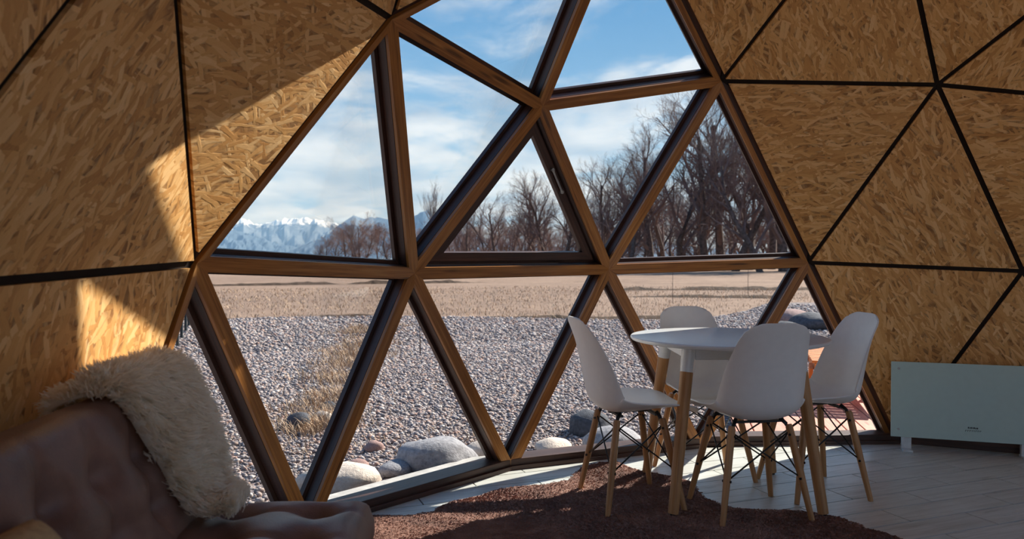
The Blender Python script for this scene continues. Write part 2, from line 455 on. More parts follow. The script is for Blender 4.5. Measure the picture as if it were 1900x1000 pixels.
VAL = {}
for _e in edges:
    for _i in _e: VAL[_i] = VAL.get(_i, 0) + 1
def strut_prism(name, a, b, w0, w1, d0, d1, mat, parent, mitre=1.72, base_world=None, groove=False):
    """prism along edge a-b, from y=w0 to y=w1 across, from d0 to d1 out of the dome, pointed at the nodes"""
    _, _, x, y, z = edge_frame(a, b)
    mid = (P3(a) + P3(b)) / 2
    M = Matrix(((x.x, y.x, z.x, mid.x), (x.y, y.y, z.y, mid.y), (x.z, y.z, z.z, mid.z), (0, 0, 0, 1))); Mi = M.inverted()
    ma, mb_ = (1.36 if VAL[i] == 5 and DV[i].z > 0 else mitre for i in (a, b))
    V = []; 
    for d in (d0, d1):
        pa, pb = P3(a, d), P3(b, d)
        for (p, sgn) in ((pa, 1), (pb, -1)):
            pass
        ring = []
        ring.append(pa if w0 < 0 < w1 or w0 == 0 or w1 == 0 else pa)
        if w1 > 0: ring += [pa + x * (ma * w1) + y * w1, pb - x * (mb_ * w1) + y * w1]
        ring.append(pb)
        if w0 < 0: ring += [pb + x * (mb_ * w0) + y * w0, pa - x * (ma * w0) + y * w0]
        V += ring
    n = len(V) // 2
    Fc = [tuple(range(n))[::-1], tuple(range(n, 2 * n))] + [(i, (i + 1) % n, n + (i + 1) % n, n + i) for i in range(n)]
    Vl = [Mi @ v for v in V]
    pm = parent.matrix_world if False else None
    o = mesh(name, Vl, Fc, mat, parent); fix(o)
    o.matrix_local = (base_world.inverted() @ M) if base_world is not None else M
    return o, M

# --- shell pieces -------------------------------------------------------------
wall_front = empty('wall_front', kind='structure', label='big glazed front of the dome, dark timber struts meeting at star nodes', cat='wall')
wall_left = empty('wall_left', kind='structure', label='strand board dome wall with sunlit patches behind the brown sofa', cat='wall')
wall_right = empty('wall_right', kind='structure', label='shaded strand board dome wall behind the white panel heater', cat='wall')
wall_back = empty('wall_back', kind='structure', label='unseen rear half of the dome, glazed for fill daylight, dark timber struts', cat='wall')
ceiling = empty('ceiling', kind='structure', label='strand board triangles closing the top of the dome', cat='ceiling')
def shell_for(t):
    c = (DV[t[0]] + DV[t[1]] + DV[t[2]]) / 3
    if c.z > .68: return ceiling
    az = math.degrees(atan2(c.y, c.x))
    if az > 0 and az < 120: return wall_left
    if az <= 0 and az > -120: return wall_right
    return wall_back

def inset(t, gaps, d):
    """inset the flat triangle by a gap per edge; returns three points"""
    p = [P3(i, d) for i in t]; n = (p[1] - p[0]).cross(p[2] - p[0]).normalized(); c = (p[0] + p[1] + p[2]) / 3
    L = []
    for k in range(3):
        a, b = p[k], p[(k + 1) % 3]; x = (b - a).normalized(); y = n.cross(x)
        if y.dot(c - a) < 0: y = -y
        L.append((a + y * gaps[k], x))
    q = []
    for k in range(3):
        (p1, x1), (p2, x2) = L[k - 1], L[k]
        w_ = p2 - p1; cr = x1.cross(x2); s = w_.cross(x2).dot(cr) / cr.dot(cr); q.append(p1 + x1 * s)
    return q, n, c
random.seed(3)
for t in DT:
    if isg(t): continue
    par = shell_for(t)
    gaps = []
    for k in range(3):
        e = (min(t[k], t[(k + 1) % 3]), max(t[k], t[(k + 1) % 3])); gaps.append(.028 if any(isg(tt) for tt in edges[e]) else .0125)
    q, n, c = inset(t, gaps, 0.)
    if n.dot(c - CEN) < 0: n = -n
    zz = n; xx = Vector((0, 0, 1)).cross(zz)
    xx = xx.normalized() if xx.length > .05 else Vector((1, 0, 0)); yy = zz.cross(xx)
    M = Matrix(((xx.x, yy.x, zz.x, c.x), (xx.y, yy.y, zz.y, c.y), (xx.z, yy.z, zz.z, c.z), (0, 0, 0, 1))); Mi = M.inverted()
    lv = [Mi @ p for p in q]; lv2 = [Mi @ (p + n * .013) for p in q]
    o = mesh('osb_panel', lv + lv2, [(0, 1, 2), (3, 5, 4), (0, 3, 4, 1), (1, 4, 5, 2), (2, 5, 3, 0)], 'osb', par, matrix=M); fix(o)
    # strand direction: a few boards lie flat, others stand on a slant
    key = tuple(sorted(t)); ang = radians(random.choice((0, 0, 62, -60, 58, 4)))
    if key == tuple(sorted((ID['A'], ID['F'], near(.555, .653, .515)))): ang = radians(-6)
    if key == tuple(sorted((ID['A'], near(.49, .855, .172), near(.555, .653, .515)))): ang = radians(-58)
    if key == tuple(sorted((ID['A'], near(.49, .855, .172), ID['N']))): ang = radians(-70)
    if key in (tuple(sorted((ID['H'], ID['I'], ID['D']))),): ang = 0
    if key == tuple(sorted((ID['D'], ID['I'], ID['E']))): ang = radians(60)
    if key == tuple(sorted((ID['D'], ID['E'], ID['M']))): ang = radians(64)
    ox, oy = random.uniform(0, 50), random.uniform(0, 50)
    uvl = o.data.uv_layers.new(name='UVMap')
    for li, lp in enumerate(o.data.loops):
        v = o.data.vertices[lp.vertex_index].co
        uvl.data[li].uv = (v.x * cos(ang) + v.y * sin(ang) + ox, -v.x * sin(ang) + v.y * cos(ang) + oy)

BASEZ = -.187
mid_x = lambda a, b: (DV[a].x + DV[b].x) / 2
DEP = .055        # depth of the dark beam behind the face batten
for (a, b), ts in edges.items():
    nglass = sum(isg(t) for t in ts)
    base = DV[a].z < -.15 and DV[b].z < -.15
    if nglass == 0:
        par = shell_for(ts[0])
        if base:
            pa, pb, x, y, z = edge_frame(a, b)
            mb = MB(); L = (pb - pa).length
            rad = Vector(((pa + pb).x, (pa + pb).y, 0)).normalized()
            M = Matrix(((x.x, rad.x, 0, (pa + pb).x / 2), (x.y, rad.y, 0, (pa + pb).y / 2), (0, 0, 1, 0), (0, 0, 0, 1)))
            mb.box((0, .035, .035), (L + .0, .11, .07)); mb.build('base_beam', 'dark_wood', par, matrix=M, bevel=.003)
        else:
            strut_prism('seam_batten', a, b, -.04, .04, .0145, .09, 'seam_dark', par)
        continue
    if base:
        pa, pb, x, y, z = edge_frame(a, b); L = (pb - pa).length
        rad = Vector(((pa + pb).x, (pa + pb).y, 0)).normalized()
        M = Matrix(((x.x, rad.x, 0, (pa + pb).x / 2), (x.y, rad.y, 0, (pa + pb).y / 2), (0, 0, 1, 0), (0, 0, 0, 1)))
        mb = MB(); mb.box((0, .065, .0275), (L + .02, .13, .055)); bb = mb.build('base_beam', 'dark_wood', wall_back if mid_x(a, b) < -.2 else wall_front, matrix=M, bevel=.003)
        mb = MB(); mb.box((0, -.008, .011), (L - .0, .016, .022)); mb.build('floor_batten', 'dark_wood', bb, bevel=.002)
        continue
    # dark beam behind, golden batten on the face, wide glazing rebate outside
    lo, hi = -.029, .029
    if nglass == 1:                       # wider on the board side, behind the board edge
        gt = [t for t in ts if isg(t)][0]; cg = (P3(gt[0]) + P3(gt[1]) + P3(gt[2])) / 3
        if edge_frame(a, b)[3].dot(cg - (P3(a) + P3(b)) / 2) > 0: lo = -.065
        else: hi = .065
    beam, M = strut_prism('strut', a, b, lo, hi, .019, .019 + DEP, 'dark_wood', wall_back if mid_x(a, b) < -.2 else wall_front)
    _, _, x, y, z = edge_frame(a, b)
    mid = (P3(a) + P3(b)) / 2
    if nglass == 2:
        strut_prism('face_batten', a, b, -.0275, -.0014, 0, .0185, 'golden_wood', beam, base_world=M)
        strut_prism('face_batten', a, b, .0014, .0275, 0, .0185, 'golden_wood', beam, base_world=M)
    else:
        gt = [t for t in ts if isg(t)][0]; cg = (P3(gt[0]) + P3(gt[1]) + P3(gt[2])) / 3
        if y.dot(cg - mid) > 0: strut_prism('face_batten', a, b, .0, .0275, 0, .0185, 'golden_wood', beam, base_world=M)
        else: strut_prism('face_batten', a, b, -.0275, 0., 0, .0185, 'golden_wood', beam, base_world=M)
    strut_prism('glazing_rebate', a, b, -.046, .046, .0195 + DEP, .044 + DEP, 'dark_wood', beam, base_world=M)
    strut_prism('cover_strip', a, b, -.03, .03, .053 + DEP, .066 + DEP, 'dark_wood', beam, base_world=M)

# --- panes -------------------------------------------------------------------
wl = {'ABF': 'triangular pane showing snowy mountains and pale cloud beside strand board', 'FGB': 'triangular pane of cloudy sky beside the node of five struts',
      'FGP': 'roof pane of deep blue sky between strand board and the node', 'GHP': 'roof pane of blue sky above the bare tree tops',
      'GBC': 'opening triangular window with dark sash and metal stay', 'GCH': 'pane with white cloud above tree crowns pointing down',
      'CDH': 'pane showing thick bare tree trunks beside the right board wall', 'ABJ': 'lower pane with field edge and fine grey gravel pointing down',
      'BJK': 'lower pane with dry grass strip and boulders standing on base beam', 'BCK': 'lower pane pointing down behind left white chair with pebble ground',
      'CKL': 'lower pane behind the left white chair standing on base beam', 'CDL': 'lower pane pointing down behind the round table',
      'DLM': 'lower pane with terrace boards behind right white chair', 'AJN': 'lower pane partly hidden by the sheepskin'}
for i, t in enumerate(REAR_FILL): wl[t] = 'unseen rear pane added to let more daylight into the room'
for wi, (nm, lab) in enumerate(wl.items()):
    t = tuple(ID[c] for c in nm) if isinstance(nm, str) else nm
    root = empty('window_%d' % (wi + 1), kind='structure', label=lab, cat='window', group=None if isinstance(nm, str) else 'rear panes')
    g0 = [.004] * 3
    if DV[t[0]].z < -.15 or True:
        g0 = [.03 if (DV[t[k]].z < -.15 and DV[t[(k + 1) % 3]].z < -.15) else .004 for k in range(3)]
    q, n, c = inset(t, g0, .0485 + DEP)
    if n.dot(c - CEN) < 0: n = -n
    o = mesh('pane', [p - n * .003 for p in q] + [p + n * .003 for p in q], [(0, 1, 2), (3, 5, 4), (0, 3, 4, 1), (1, 4, 5, 2), (2, 5, 3, 0)], 'window_glass', root); fix(o)
    if nm == 'GBC':
        # inner opening sash: three rails and a metal stay on the right rail
        q0, n, c = inset(t, [.050] * 3, .045); q1, _, _ = inset(t, [.092] * 3, .045)
        if n.dot(c - CEN) < 0: n = -n
        for k in range(3):
            k2 = (k + 1) % 3
            a0, b0, b1, a1 = q0[k], q0[k2], q1[k2], q1[k]
            x = (b0 - a0).normalized(); y = n.cross(x); mid = (a0 + b0) / 2
            M = Matrix(((x.x, y.x, n.x, mid.x), (x.y, y.y, n.y, mid.y), (x.z, y.z, n.z, mid.z), (0, 0, 0, 1))); Mi = M.inverted()
            V = [Mi @ p for p in (a0, b0, b1, a1)] + [Mi @ (p + n * .032) for p in (a0, b0, b1, a1)]
            rail = mesh('sash_rail', V, [(0, 1, 2, 3), (7, 6, 5, 4), (0, 4, 5, 1), (1, 5, 6, 2), (2, 6, 7, 3), (3, 7, 4, 0)], 'dark_wood', root, matrix=M); fix(rail)
            if {t[k], t[k2]} == {ID['G'], ID['C']}:
                top = (a0 + a1) / 2 if a0.z > b0.z else (b0 + b1) / 2; bot = (b0 + b1) / 2 if a0.z > b0.z else (a0 + a1) / 2
                d = (bot - top); s0 = top + d * .30 - n * .012; s1 = top + d * .47 - n * .012
                mb = MB(); mb.tube([s0, s0.lerp(s1, .12), s0.lerp(s1, .88), s1], [.008, .006, .006, .009], 8); st = mb.build('window_stay', 'steel', root, smooth=True)
                st['label'] = 'metal window stay'
                mb = MB(); mb.tube([s0 - n * .004, s0 + n * .012], .009, 10); mb.build('pivot', 'steel', root)
                mb = MB(); mb.tube([s1 - n * .004, s1 + n * .012], .010, 10); mb.build('pivot', 'steel', root)

# ------------------------------------------------------------------ floor: wood-look plank tiles in half bond
floor = empty('floor', kind='structure', label='pale wood-look plank tile floor', cat='floor')
ring = sorted([i for i in range(len(DV)) if abs(DV[i].z - BASEZ) < .01 and any(i in t for t in DT)], key=lambda i: atan2(DV[i].y, DV[i].x))
poly = [Vector((DV[i].x * R, DV[i].y * R)) * 1.0 for i in ring]
def clip(pg, cp):
    for i in range(len(cp)):
        a, b = cp[i], cp[(i + 1) % len(cp)]; e = b - a; outp = []
        inside = lambda p: e.x * (p.y - a.y) - e.y * (p.x - a.x) >= 0
        for j in range(len(pg)):
            p, q = pg[j], pg[(j + 1) % len(pg)]
            if inside(p): outp.append(p)
            if inside(p) != inside(q):
                d = q - p; den = e.x * d.y - e.y * d.x
                s = (e.x * (a.y - p.y) - e.y * (a.x - p.x)) / den; outp.append(p + d * s)
        pg = outp
        if len(pg) < 3: return []
    return pg
mesh('grout_bed', [(p.x * 1.02, p.y * 1.02, -.006) for p in poly] + [(p.x * 1.02, p.y * 1.02, -.05) for p in poly],
     [tuple(range(len(poly))), tuple(range(2 * len(poly) - 1, len(poly) - 1, -1))] + [(i + len(poly), (i + 1) % len(poly) + len(poly), (i + 1) % len(poly), i) for i in range(len(poly))], 'grout', floor)
ang = radians(-104); pd = Vector((cos(ang), sin(ang))); pn = Vector((-pd.y, pd.x))
PW, PL = .158, .62
for r in range(-20, 20):
    v0 = 1.918 + r * PW - PW * 0   # row between v0-PW and v0
    ph = .60 if r % 2 == 0 else .29
    for k in range(-7, 7):
        s0 = ph + k * PL
        g = .0034
        cs = [(s0 + g, v0 - PW + g), (s0 + PL - g, v0 - PW + g), (s0 + PL - g, v0 - g), (s0 + g, v0 - g)]
        pg = clip([pd * s + pn * v for s, v in cs], poly)
        if not pg: continue
        cx = pd * (s0 + PL / 2) + pn * (v0 - PW / 2)
        M = Matrix(((pd.x, pn.x, 0, cx.x), (pd.y, pn.y, 0, cx.y), (0, 0, 1, 0), (0, 0, 0, 1))); Mi = M.inverted()
        lv = [Mi @ Vector((p.x, p.y, 0)) for p in pg]
        nn = len(lv)
        o = mesh('plank', lv + [v + Vector((0, 0, -.008)) for v in lv], [tuple(range(nn)), tuple(range(2 * nn - 1, nn - 1, -1))] + [(i + nn, (i + 1) % nn + nn, (i + 1) % nn, i) for i in range(nn)], 'plank_tile', floor, matrix=M)

# concrete footing ring outside the base
mb = MB(); V = []; Fc = []
n = len(poly)
for s, z in ((1.0, -.012), (1.14, -.02), (1.14, -.3), (1.0, -.3)):
    V += [(p.x * s, p.y * s, z) for p in poly]
for k in range(3):
    for i in range(n): Fc.append((k * n + i, k * n + (i + 1) % n, (k + 1) * n + (i + 1) % n, (k + 1) * n + i))
o = mesh('trim_1', V, Fc, 'concrete'); tag(o, 'pale concrete footing ledge running outside the base beam', 'footing', kind='structure')

# ------------------------------------------------------------------ dining table
TC = Vector((1.953, -.606, 0))
tb = empty('dining_table', TC, label='round white dining table with white-topped wooden legs', cat='table')
TH = .742; TR = .452
mb = MB(); mb.lathe([(.0, TH - .022), (TR - .02, TH - .022), (TR - .006, TH - .018), (TR, TH - .010), (TR, TH - .005), (TR - .004, TH - .001), (TR - .012, TH), (.0001, TH)], 96)
mb.build('tabletop', 'white_paint', tb, autosmooth=True)
legs = []
for k, a in enumerate((100, 190, 10, -80)):
    a = radians(a); top = Vector((cos(a) * .335, sin(a) * .335, TH - .022)); bot = Vector((cos(a) * .455, sin(a) * .455, .012))
    d = bot - top; sl = top + d * .155
    mid = (sl + bot) / 2; x = (bot - sl).normalized(); y = Vector((0, 0, 1)).cross(x).normalized(); z = x.cross(y)
    M = Matrix(((x.x, y.x, z.x, mid.x), (x.y, y.y, z.y, mid.y), (x.z, y.z, z.z, mid.z), (0, 0, 0, 1))); L = (bot - sl).length
    mb = MB(); mb.tube([(-L / 2, 0, 0), (L / 2, 0, 0)], [.0285, .0225], 24); lg = mb.build('leg', 'beech', tb, autosmooth=True, matrix=M)
    Mi = M.inverted()
    mb = MB(); mb.tube([Mi @ top, Mi @ sl], [.031, .0288], 24); sv = mb.build('leg_sleeve', 'white_paint', lg, autosmooth=True); sv['label'] = 'white painted leg top'
    mb = MB(); mb.tube([Mi @ bot, Mi @ (bot + Vector((0, 0, -.012)))], .014, 16); mb.build('foot_glide', 'black_metal', lg)
for k in range(4):
    a0, a1 = radians(100 + 90 * k), radians(190 + 90 * k)
    p, q = Vector((cos(a0), sin(a0), 0)) * .33, Vector((cos(a1), sin(a1), 0)) * .33
    x = (q - p).normalized(); c = (p + q) / 2
    M = Matrix(((x.x, -x.y, 0, c.x), (x.y, x.x, 0, c.y), (0, 0, 1, TH - .052), (0, 0, 0, 1)))
    mb = MB(); mb.box((0, 0, 0), ((q - p).length - .05, .02, .058)); mb.build('apron', 'white_paint', tb, matrix=M, bevel=.002)

# ------------------------------------------------------------------ shell chairs
def catmull(xs, ys, t):
    i = max(0, min(len(xs) - 2, next((k for k in range(len(xs) - 1) if t <= xs[k + 1]), len(xs) - 2)))
    p0, p1, p2, p3 = ys[max(i - 1, 0)], ys[i], ys[i + 1], ys[min(i + 2, len(ys) - 1)]
    s = (t - xs[i]) / (xs[i + 1] - xs[i])
    return .5 * (2 * p1 + (p2 - p0) * s + (2 * p0 - 5 * p1 + 4 * p2 - p3) * s * s + (3 * p1 - p0 - 3 * p2 + p3) * s ** 3)
prof = [(.262, .418), (.245, .438), (.20, .447), (.10, .442), (0, .43), (-.09, .424), (-.145, .436), (-.180, .475), (-.198, .54), (-.215, .63), (-.236, .72), (-.258, .79), (-.276, .845)]
hw = [.165, .185, .205, .224, .230, .226, .222, .218, .212, .196, .172, .152, .134]
curl = [.0, .006, .016, .034, .052, .070, .082, .086, .080, .062, .040, .022, .010]
def chair_shell():
    cum = [0]
    for i in range(1, len(prof)): cum.append(cum[-1] + math.dist(prof[i], prof[i - 1]))
    cum = [c / cum[-1] for c in cum]
    NV, NU = 64, 30; V = []; Fc = []
    for j in range(NV + 1):
        t = j / NV
        x = catmull(cum, [p[0] for p in prof], t); z = catmull(cum, [p[1] for p in prof], t)
        x2 = catmull(cum, [p[0] for p in prof], min(1, t + .01)); z2 = catmull(cum, [p[1] for p in prof], min(1, t + .01))
        x1 = catmull(cum, [p[0] for p in prof], max(0, t - .01)); z1 = catmull(cum, [p[1] for p in prof], max(0, t - .01))
        tx, tz = x2 - x1, z2 - z1; l = math.hypot(tx, tz); tx /= l; tz /= l
        nx, nz = tz, -tx            # towards the sitter: up on the seat, forward on the back
        ww = catmull(cum, hw, t); cc = catmull(cum, curl, t)
        # rounded outline corners at the top and the front
        if t > .94: ww *= (1 - ((t - .94) / .06) ** 3 * .16)
        if t < .07: ww *= (1 - ((.07 - t) / .07) ** 2.5 * .18)
        for i in range(NU + 1):
            u = -1 + 2 * i / NU
            c = cc * abs(u) ** 2.6
            yy = ww * (u - .10 * u * abs(u) ** 5 * (cc / .08))
            drop = 0
            if t > .88: drop = -.026 * abs(u) ** 5 * ((t - .88) / .12) ** 1.5
            V.append(Vector((x + nx * c + tx * drop, yy, z + nz * c + tz * drop)))
    for j in range(NV):
        for i in range(NU):
            a = j * (NU + 1) + i; Fc.append((a, a + 1, a + NU + 2, a + NU + 1))
    return V, Fc
def make_chair():
    root = empty('shell_chair', cat='chair', group='white shell chairs around the round table')
    V, Fc = chair_shell(); sh = mesh('shell', V, Fc, 'white_plastic', root, smooth=True)
    md = sh.modifiers.new('thick', 'SOLIDIFY'); md.thickness = .0065; md.offset = 0
    md = sh.modifiers.new('rim', 'BEVEL'); md.width = .0022; md.segments = 2; md.limit_method = 'ANGLE'; md.angle_limit = radians(50)
    tops = {}; bots = {}
    for sx in (1, -1):
        for sy in (1, -1):
            top = Vector((sx * .105 - .005, sy * .128, .400)); bot = Vector((sx * .178, sy * .200, .0))
            tops[sx, sy] = top; bots[sx, sy] = bot
            mid = (top + bot) / 2; x = (bot - top).normalized(); y = Vector((0, 0, 1)).cross(x).normalized(); z = x.cross(y)
            M = Matrix(((x.x, y.x, z.x, mid.x), (x.y, y.y, z.y, mid.y), (x.z, y.z, z.z, mid.z), (0, 0, 0, 1))); L = (bot - top).length
            mb = MB(); mb.tube([(-L / 2, 0, 0), (-L / 2 + .01, 0, 0), (-L * .05, 0, 0), (L / 2, 0, 0)], [.012, .0155, .016, .0115], 16)
            lg = mb.build('leg', 'beech', root, autosmooth=True, matrix=M); Mi = M.inverted()
            for s in (.10, .55):
                c = top.lerp(bot, s); mb = MB(); dirn = Vector((sx, -sy, 0)).normalized() * .019
                mb.tube([Mi @ (c - dirn), Mi @ (c + dirn)], .0055, 8); mb.build('bolt', 'black_metal', lg)
            # black bracket carrying the seat
            mb = MB(); mb.tube([top + Vector((0, 0, -.035)), top + Vector((-sx * .006, -sy * .01, .004)), Vector((sx * .085, sy * .10, .424))], [.008, .009, .009], 8)
            mb.build('mount', 'black_metal', root, smooth=True)
    ks = [(1, 1), (1, -1), (-1, -1), (-1, 1)]
    for i in range(4):
        a, b = ks[i], ks[(i + 1) % 4]
        for p, q in ((a, b), (b, a)):
            s = tops[p].lerp(bots[p], .06); e = tops[q].lerp(bots[q], .55)
            mb = MB(); mb.tube([s, e], .0036, 6); mb.build('wire_brace', 'black_metal', root, smooth=True)
    mb = MB(); mb.box((0, 0, .412), (.20, .022, .008)); mb.box((.085, 0, .412), (.022, .22, .008)); mb.box((-.085, 0, .412), (.022, .22, .008)); mb.build('seat_frame', 'black_metal', root)
    return root
proto = make_chair()
spots = [((1.735, -.479), -26, 'white shell chair turned away, its back hiding part of the round table'),
         ((2.135, -.155), -113, 'white shell chair standing on the hide rug next to the base beam, seen edge-on'),
         ((1.76, -.985), 62, 'white shell chair between the round table and the white panel heater'),
         ((2.235, -.765), 153, 'white shell chair between round table and glass, its seat facing the room')]
for i, ((x, y), a, lab) in enumerate(spots):
    o = proto if i == 0 else copy_tree(proto)
    o.location = (x, y, .0); o.rotation_euler = (0, 0, radians(a)); o['label'] = lab

# ------------------------------------------------------------------ cowhide rug
px_outline = []
def gp(x, y, z=0.):
    d = f_ + r_ * ((x - 950) / 1417) - u_ * ((y - 500) / 1417); t = (z - CAM.z) / d.z
    return CAM + d * t
hide_outline = [(2.61, .9), (2.52, .77), (2.49, .67), (2.54, .62), (2.58, .52), (2.58, .38), (2.61, .24), (2.59, .12), (2.54, .02), (2.53, -.12), (2.62, -.24), (2.68, -.36),
    (2.68, -.47), (2.62, -.53), (2.54, -.53), (2.44, -.53), (2.37, -.56), (2.28, -.59), (2.16, -.60), (2.07, -.53), (1.96, -.45), (1.86, -.44), (1.79, -.45), (1.70, -.53),
    (1.63, -.62), (1.53, -.69), (1.45, -.72), (1.38, -.70), (1.30, -.68), (1.24, -.69), (1.14, -.68), (1.0, -.6), (.86, -.42), (.8, -.2), (.72, .05), (.7, .3), (.62, .5), (.72, .68), (.92, .74),
    (1.08, .84), (1.22, 1.0), (1.42, 1.08), (1.62, 1.06), (1.82, 1.1), (2.05, 1.18), (2.28, 1.16), (2.48, 1.06)]
def inpoly(x, y, pg):
    c = False; j = len(pg) - 1
    for i in range(len(pg)):
        if (pg[i][1] > y) != (pg[j][1] > y) and x < (pg[j][0] - pg[i][0]) * (y - pg[i][1]) / (pg[j][1] - pg[i][1]) + pg[i][0]: c = not c
        j = i
    return c
def build_rug():
    bm = bmesh.new()
    # resample the outline with a slightly ragged edge, fill and refine
    pts = []
    n = len(hide_outline)
    for i in range(n):
        a, b = Vector(hide_outline[i]), Vector(hide_outline[(i + 1) % n]); m = max(2, int((b - a).length / .02))
        for k in range(m):
            p = a.lerp(b, k / m); pts.append((p.x + random.uniform(-.005, .005), p.y + random.uniform(-.005, .005)))
    vs_ = [bm.verts.new((x, y, 0)) for x, y in pts]
    es = [bm.edges.new((vs_[i], vs_[(i + 1) % len(vs_)])) for i in range(len(vs_))]
    # interior grid points triangulated by Delaunay
    from mathutils.geometry import delaunay_2d_cdt
    bm.free()
    co = [Vector(p) for p in pts]; ed = [(i, (i + 1) % len(pts)) for i in range(len(pts))]
    g = .03; x = .55
    while x < 2.75:
        y = -.8
        while y < 1.3:
            xx, yy = x + random.uniform(-.006, .006), y + random.uniform(-.006, .006)
            if inpoly(xx, yy, hide_outline): co.append(Vector((xx, yy)))
            y += g
        x += g
    v2, e2, f2, *_ = delaunay_2d_cdt(co, ed, [], 1, 1e-5)
    from mathutils import noise
    V = []; 
    feet = []
    def hgt(x, y):
        h = .007
        # the hide does not lie quite flat: a fold near the table's window-side leg
        for (cx, cy, sx, sy, a, amp) in ((2.52, -.40, .16, .05, -.9, .026), (2.30, .62, .25, .05, .4, .012), (1.02, .2, .2, .06, 1.2, .014)):
            dx, dy = x - cx, y - cy; u = dx * cos(a) + dy * sin(a); v = -dx * sin(a) + dy * cos(a)
            h += amp * math.exp(-(u / sx) ** 2 - (v / sy) ** 2)
        return h + .002 * noise.noise(Vector((x * 6, y * 6, 0)))
    nv = len(v2)
    for p in v2: V.append((p.x, p.y, max(.004, hgt(p.x, p.y))))
    for p in v2: V.append((p.x, p.y, .0008 + max(0, hgt(p.x, p.y) - .011)))
    Fc = [tuple(f) for f in f2] + [tuple(i + nv for i in f)[::-1] for f in f2]
    cnt = {}
    for f in f2:
        for i in range(len(f)):
            a, b = f[i], f[(i + 1) % len(f)]; cnt[(min(a, b), max(a, b))] = cnt.get((min(a, b), max(a, b)), []) + [(a, b)]
    for k, l in cnt.items():
        if len(l) == 1: a, b = l[0]; Fc.append((b, a, a + nv, b + nv))
    o = empty('cowhide_rug'); mesh('hide', V, Fc, 'cowhide', o, smooth=True)
    HV = []; HF = []; rg = random.Random(17); fl = [f for f in f2]
    for f in fl:
        a, b, c = (Vector(V[i]) for i in f); ar = (b - a).cross(c - a).length / 2
        for _ in range(int(ar * 26000 + rg.random())):
            u, v = rg.random(), rg.random()
            if u + v > 1: u, v = 1 - u, 1 - v
            p = a + (b - a) * u + (c - a) * v
            th = 2.3 + 1.2 * noise.noise(Vector((p.x * 1.7, p.y * 1.7, 2))) + rg.gauss(0, .35); l = rg.uniform(.012, .026)
            d = Vector((cos(th), sin(th), 0)); sd_ = Vector((-d.y, d.x, 0)) * .0011; k = len(HV)
            HV += [p - sd_, p + sd_, p + d * l * .6 + Vector((0, 0, .004 + rg.random() * .003)), p + d * l + Vector((0, 0, .001 + rg.random() * .004))]
            HF += [(k, k + 1, k + 2), (k + 1, k + 3, k + 2)]
    hr = mesh('hair', HV, HF, 'cowhide', o); hr['kind'] = 'stuff'
    tag(o, 'reddish brown cowhide rug with wavy outline on the plank tiles', 'rug')
build_rug()

# ------------------------------------------------------------------ white glass panel heater
hp, hq = Vector((1.931, -2.16, 0)), Vector((1.454, -2.52, 0))
hx = (hq - hp).normalized(); hn = Vector((hx.y, -hx.x, 0))
if hn.dot(Vector((CAM.x, CAM.y, 0)) - hp) < 0: hn = -hn
ho = hp + hn * .075
M = Matrix(((hx.x, -hn.x, 0, ho.x), (hx.y, -hn.y, 0, ho.y), (0, 0, 1, 0), (0, 0, 0, 1)))
ht = empty('panel_heater', label='white glass panel heater on metal feet in front of the right strand board wall', cat='heater'); ht.matrix_world = M
HL0, HL1, HB, HT = -.085, .80, .078, .512
mb = MB(); mb.box(((HL0 + HL1) / 2, -.004, (HB + HT) / 2), (HL1 - HL0, .008, HT - HB)); fp = mb.build('front_panel', 'heater_glass', ht, bevel=.002)
mb = MB(); mb.box(((HL0 + HL1) / 2, .025, (HB + HT) / 2), (HL1 - HL0 - .06, .045, HT - HB - .05)); mb.build('body', 'white_paint', ht, bevel=.004)
for x in (.0, .598):
    mb = MB(); mb.box((x, .02, .056), (.05, .03, .112)); mb.box((x, .0, .006), (.05, .10, .012)); ft = mb.build('foot', 'heater_foot', ht, bevel=.002)
for x in (HL0 + .04, HL1 - .04):
    for z in (HB + .045, HT - .04):
        mb = MB(); mb.tube([(x, -.008, z), (x, -.0125, z)], .0065, 14); mb.build('standoff_screw', 'steel', ht)
# small printed mark: a bold bar-like word above a wider, lighter word (illegible in the photograph)
mb = MB(); lx, lz = .335, HB + .075
xx = lx - .028
for wd in (.007, .004, .007, .005, .008, .006, .007):
    mb.box((xx + wd / 2, -.0084, lz + random.uniform(-.001, .001)), (wd - .0012, .0006, .009)); xx += wd + .0012
mk = mb.build('printed_mark', 'ink', fp)
mb = MB(); xx = lx - .042
for wd in (.011, .009, .012, .010, .006, .011, .009, .010):
    mb.box((xx + wd / 2, -.0084, lz - .014), (wd - .002, .0006, .0022)); mb.box((xx + wd * .25, -.0084, lz - .0175), (.002, .0006, .008)); xx += wd + .0006
mb.build('printed_mark', 'ink', fp)

# ------------------------------------------------------------------ tufted leather sofa
SA = radians(149); ax = Vector((cos(SA), sin(SA), 0)); bk = Vector((ax.y, -ax.x, 0))
if bk.y < 0: bk = -bk
SO = Vector((1.585, 1.372, 0))               # far front corner of the seat
Msofa = Matrix(((ax.x, bk.x, 0, SO.x), (ax.y, bk.y, 0, SO.y), (0, 0, 1, 0), (0, 0, 0, 1)))
sofa = empty('leather_sofa', label='brown tufted leather sofa without armrests along the left wall', cat='sofa'); sofa.matrix_world = Msofa
SL, SD, SZ, STH = 1.42, .52, .435, .15
def tuft(u, v, us, vs, depth, rad):
    h = 0
    for a in us:
        for b in vs:
            d2 = ((u - a) / rad) ** 2 + ((v - b) / rad) ** 2
            h -= depth * math.exp(-d2)
    for a in us: h -= depth * .34 * math.exp(-((u - a) / (rad * .32)) ** 2)
    for b in vs: h -= depth * .10 * math.exp(-((v - b) / (rad * .4)) ** 2)
    return h
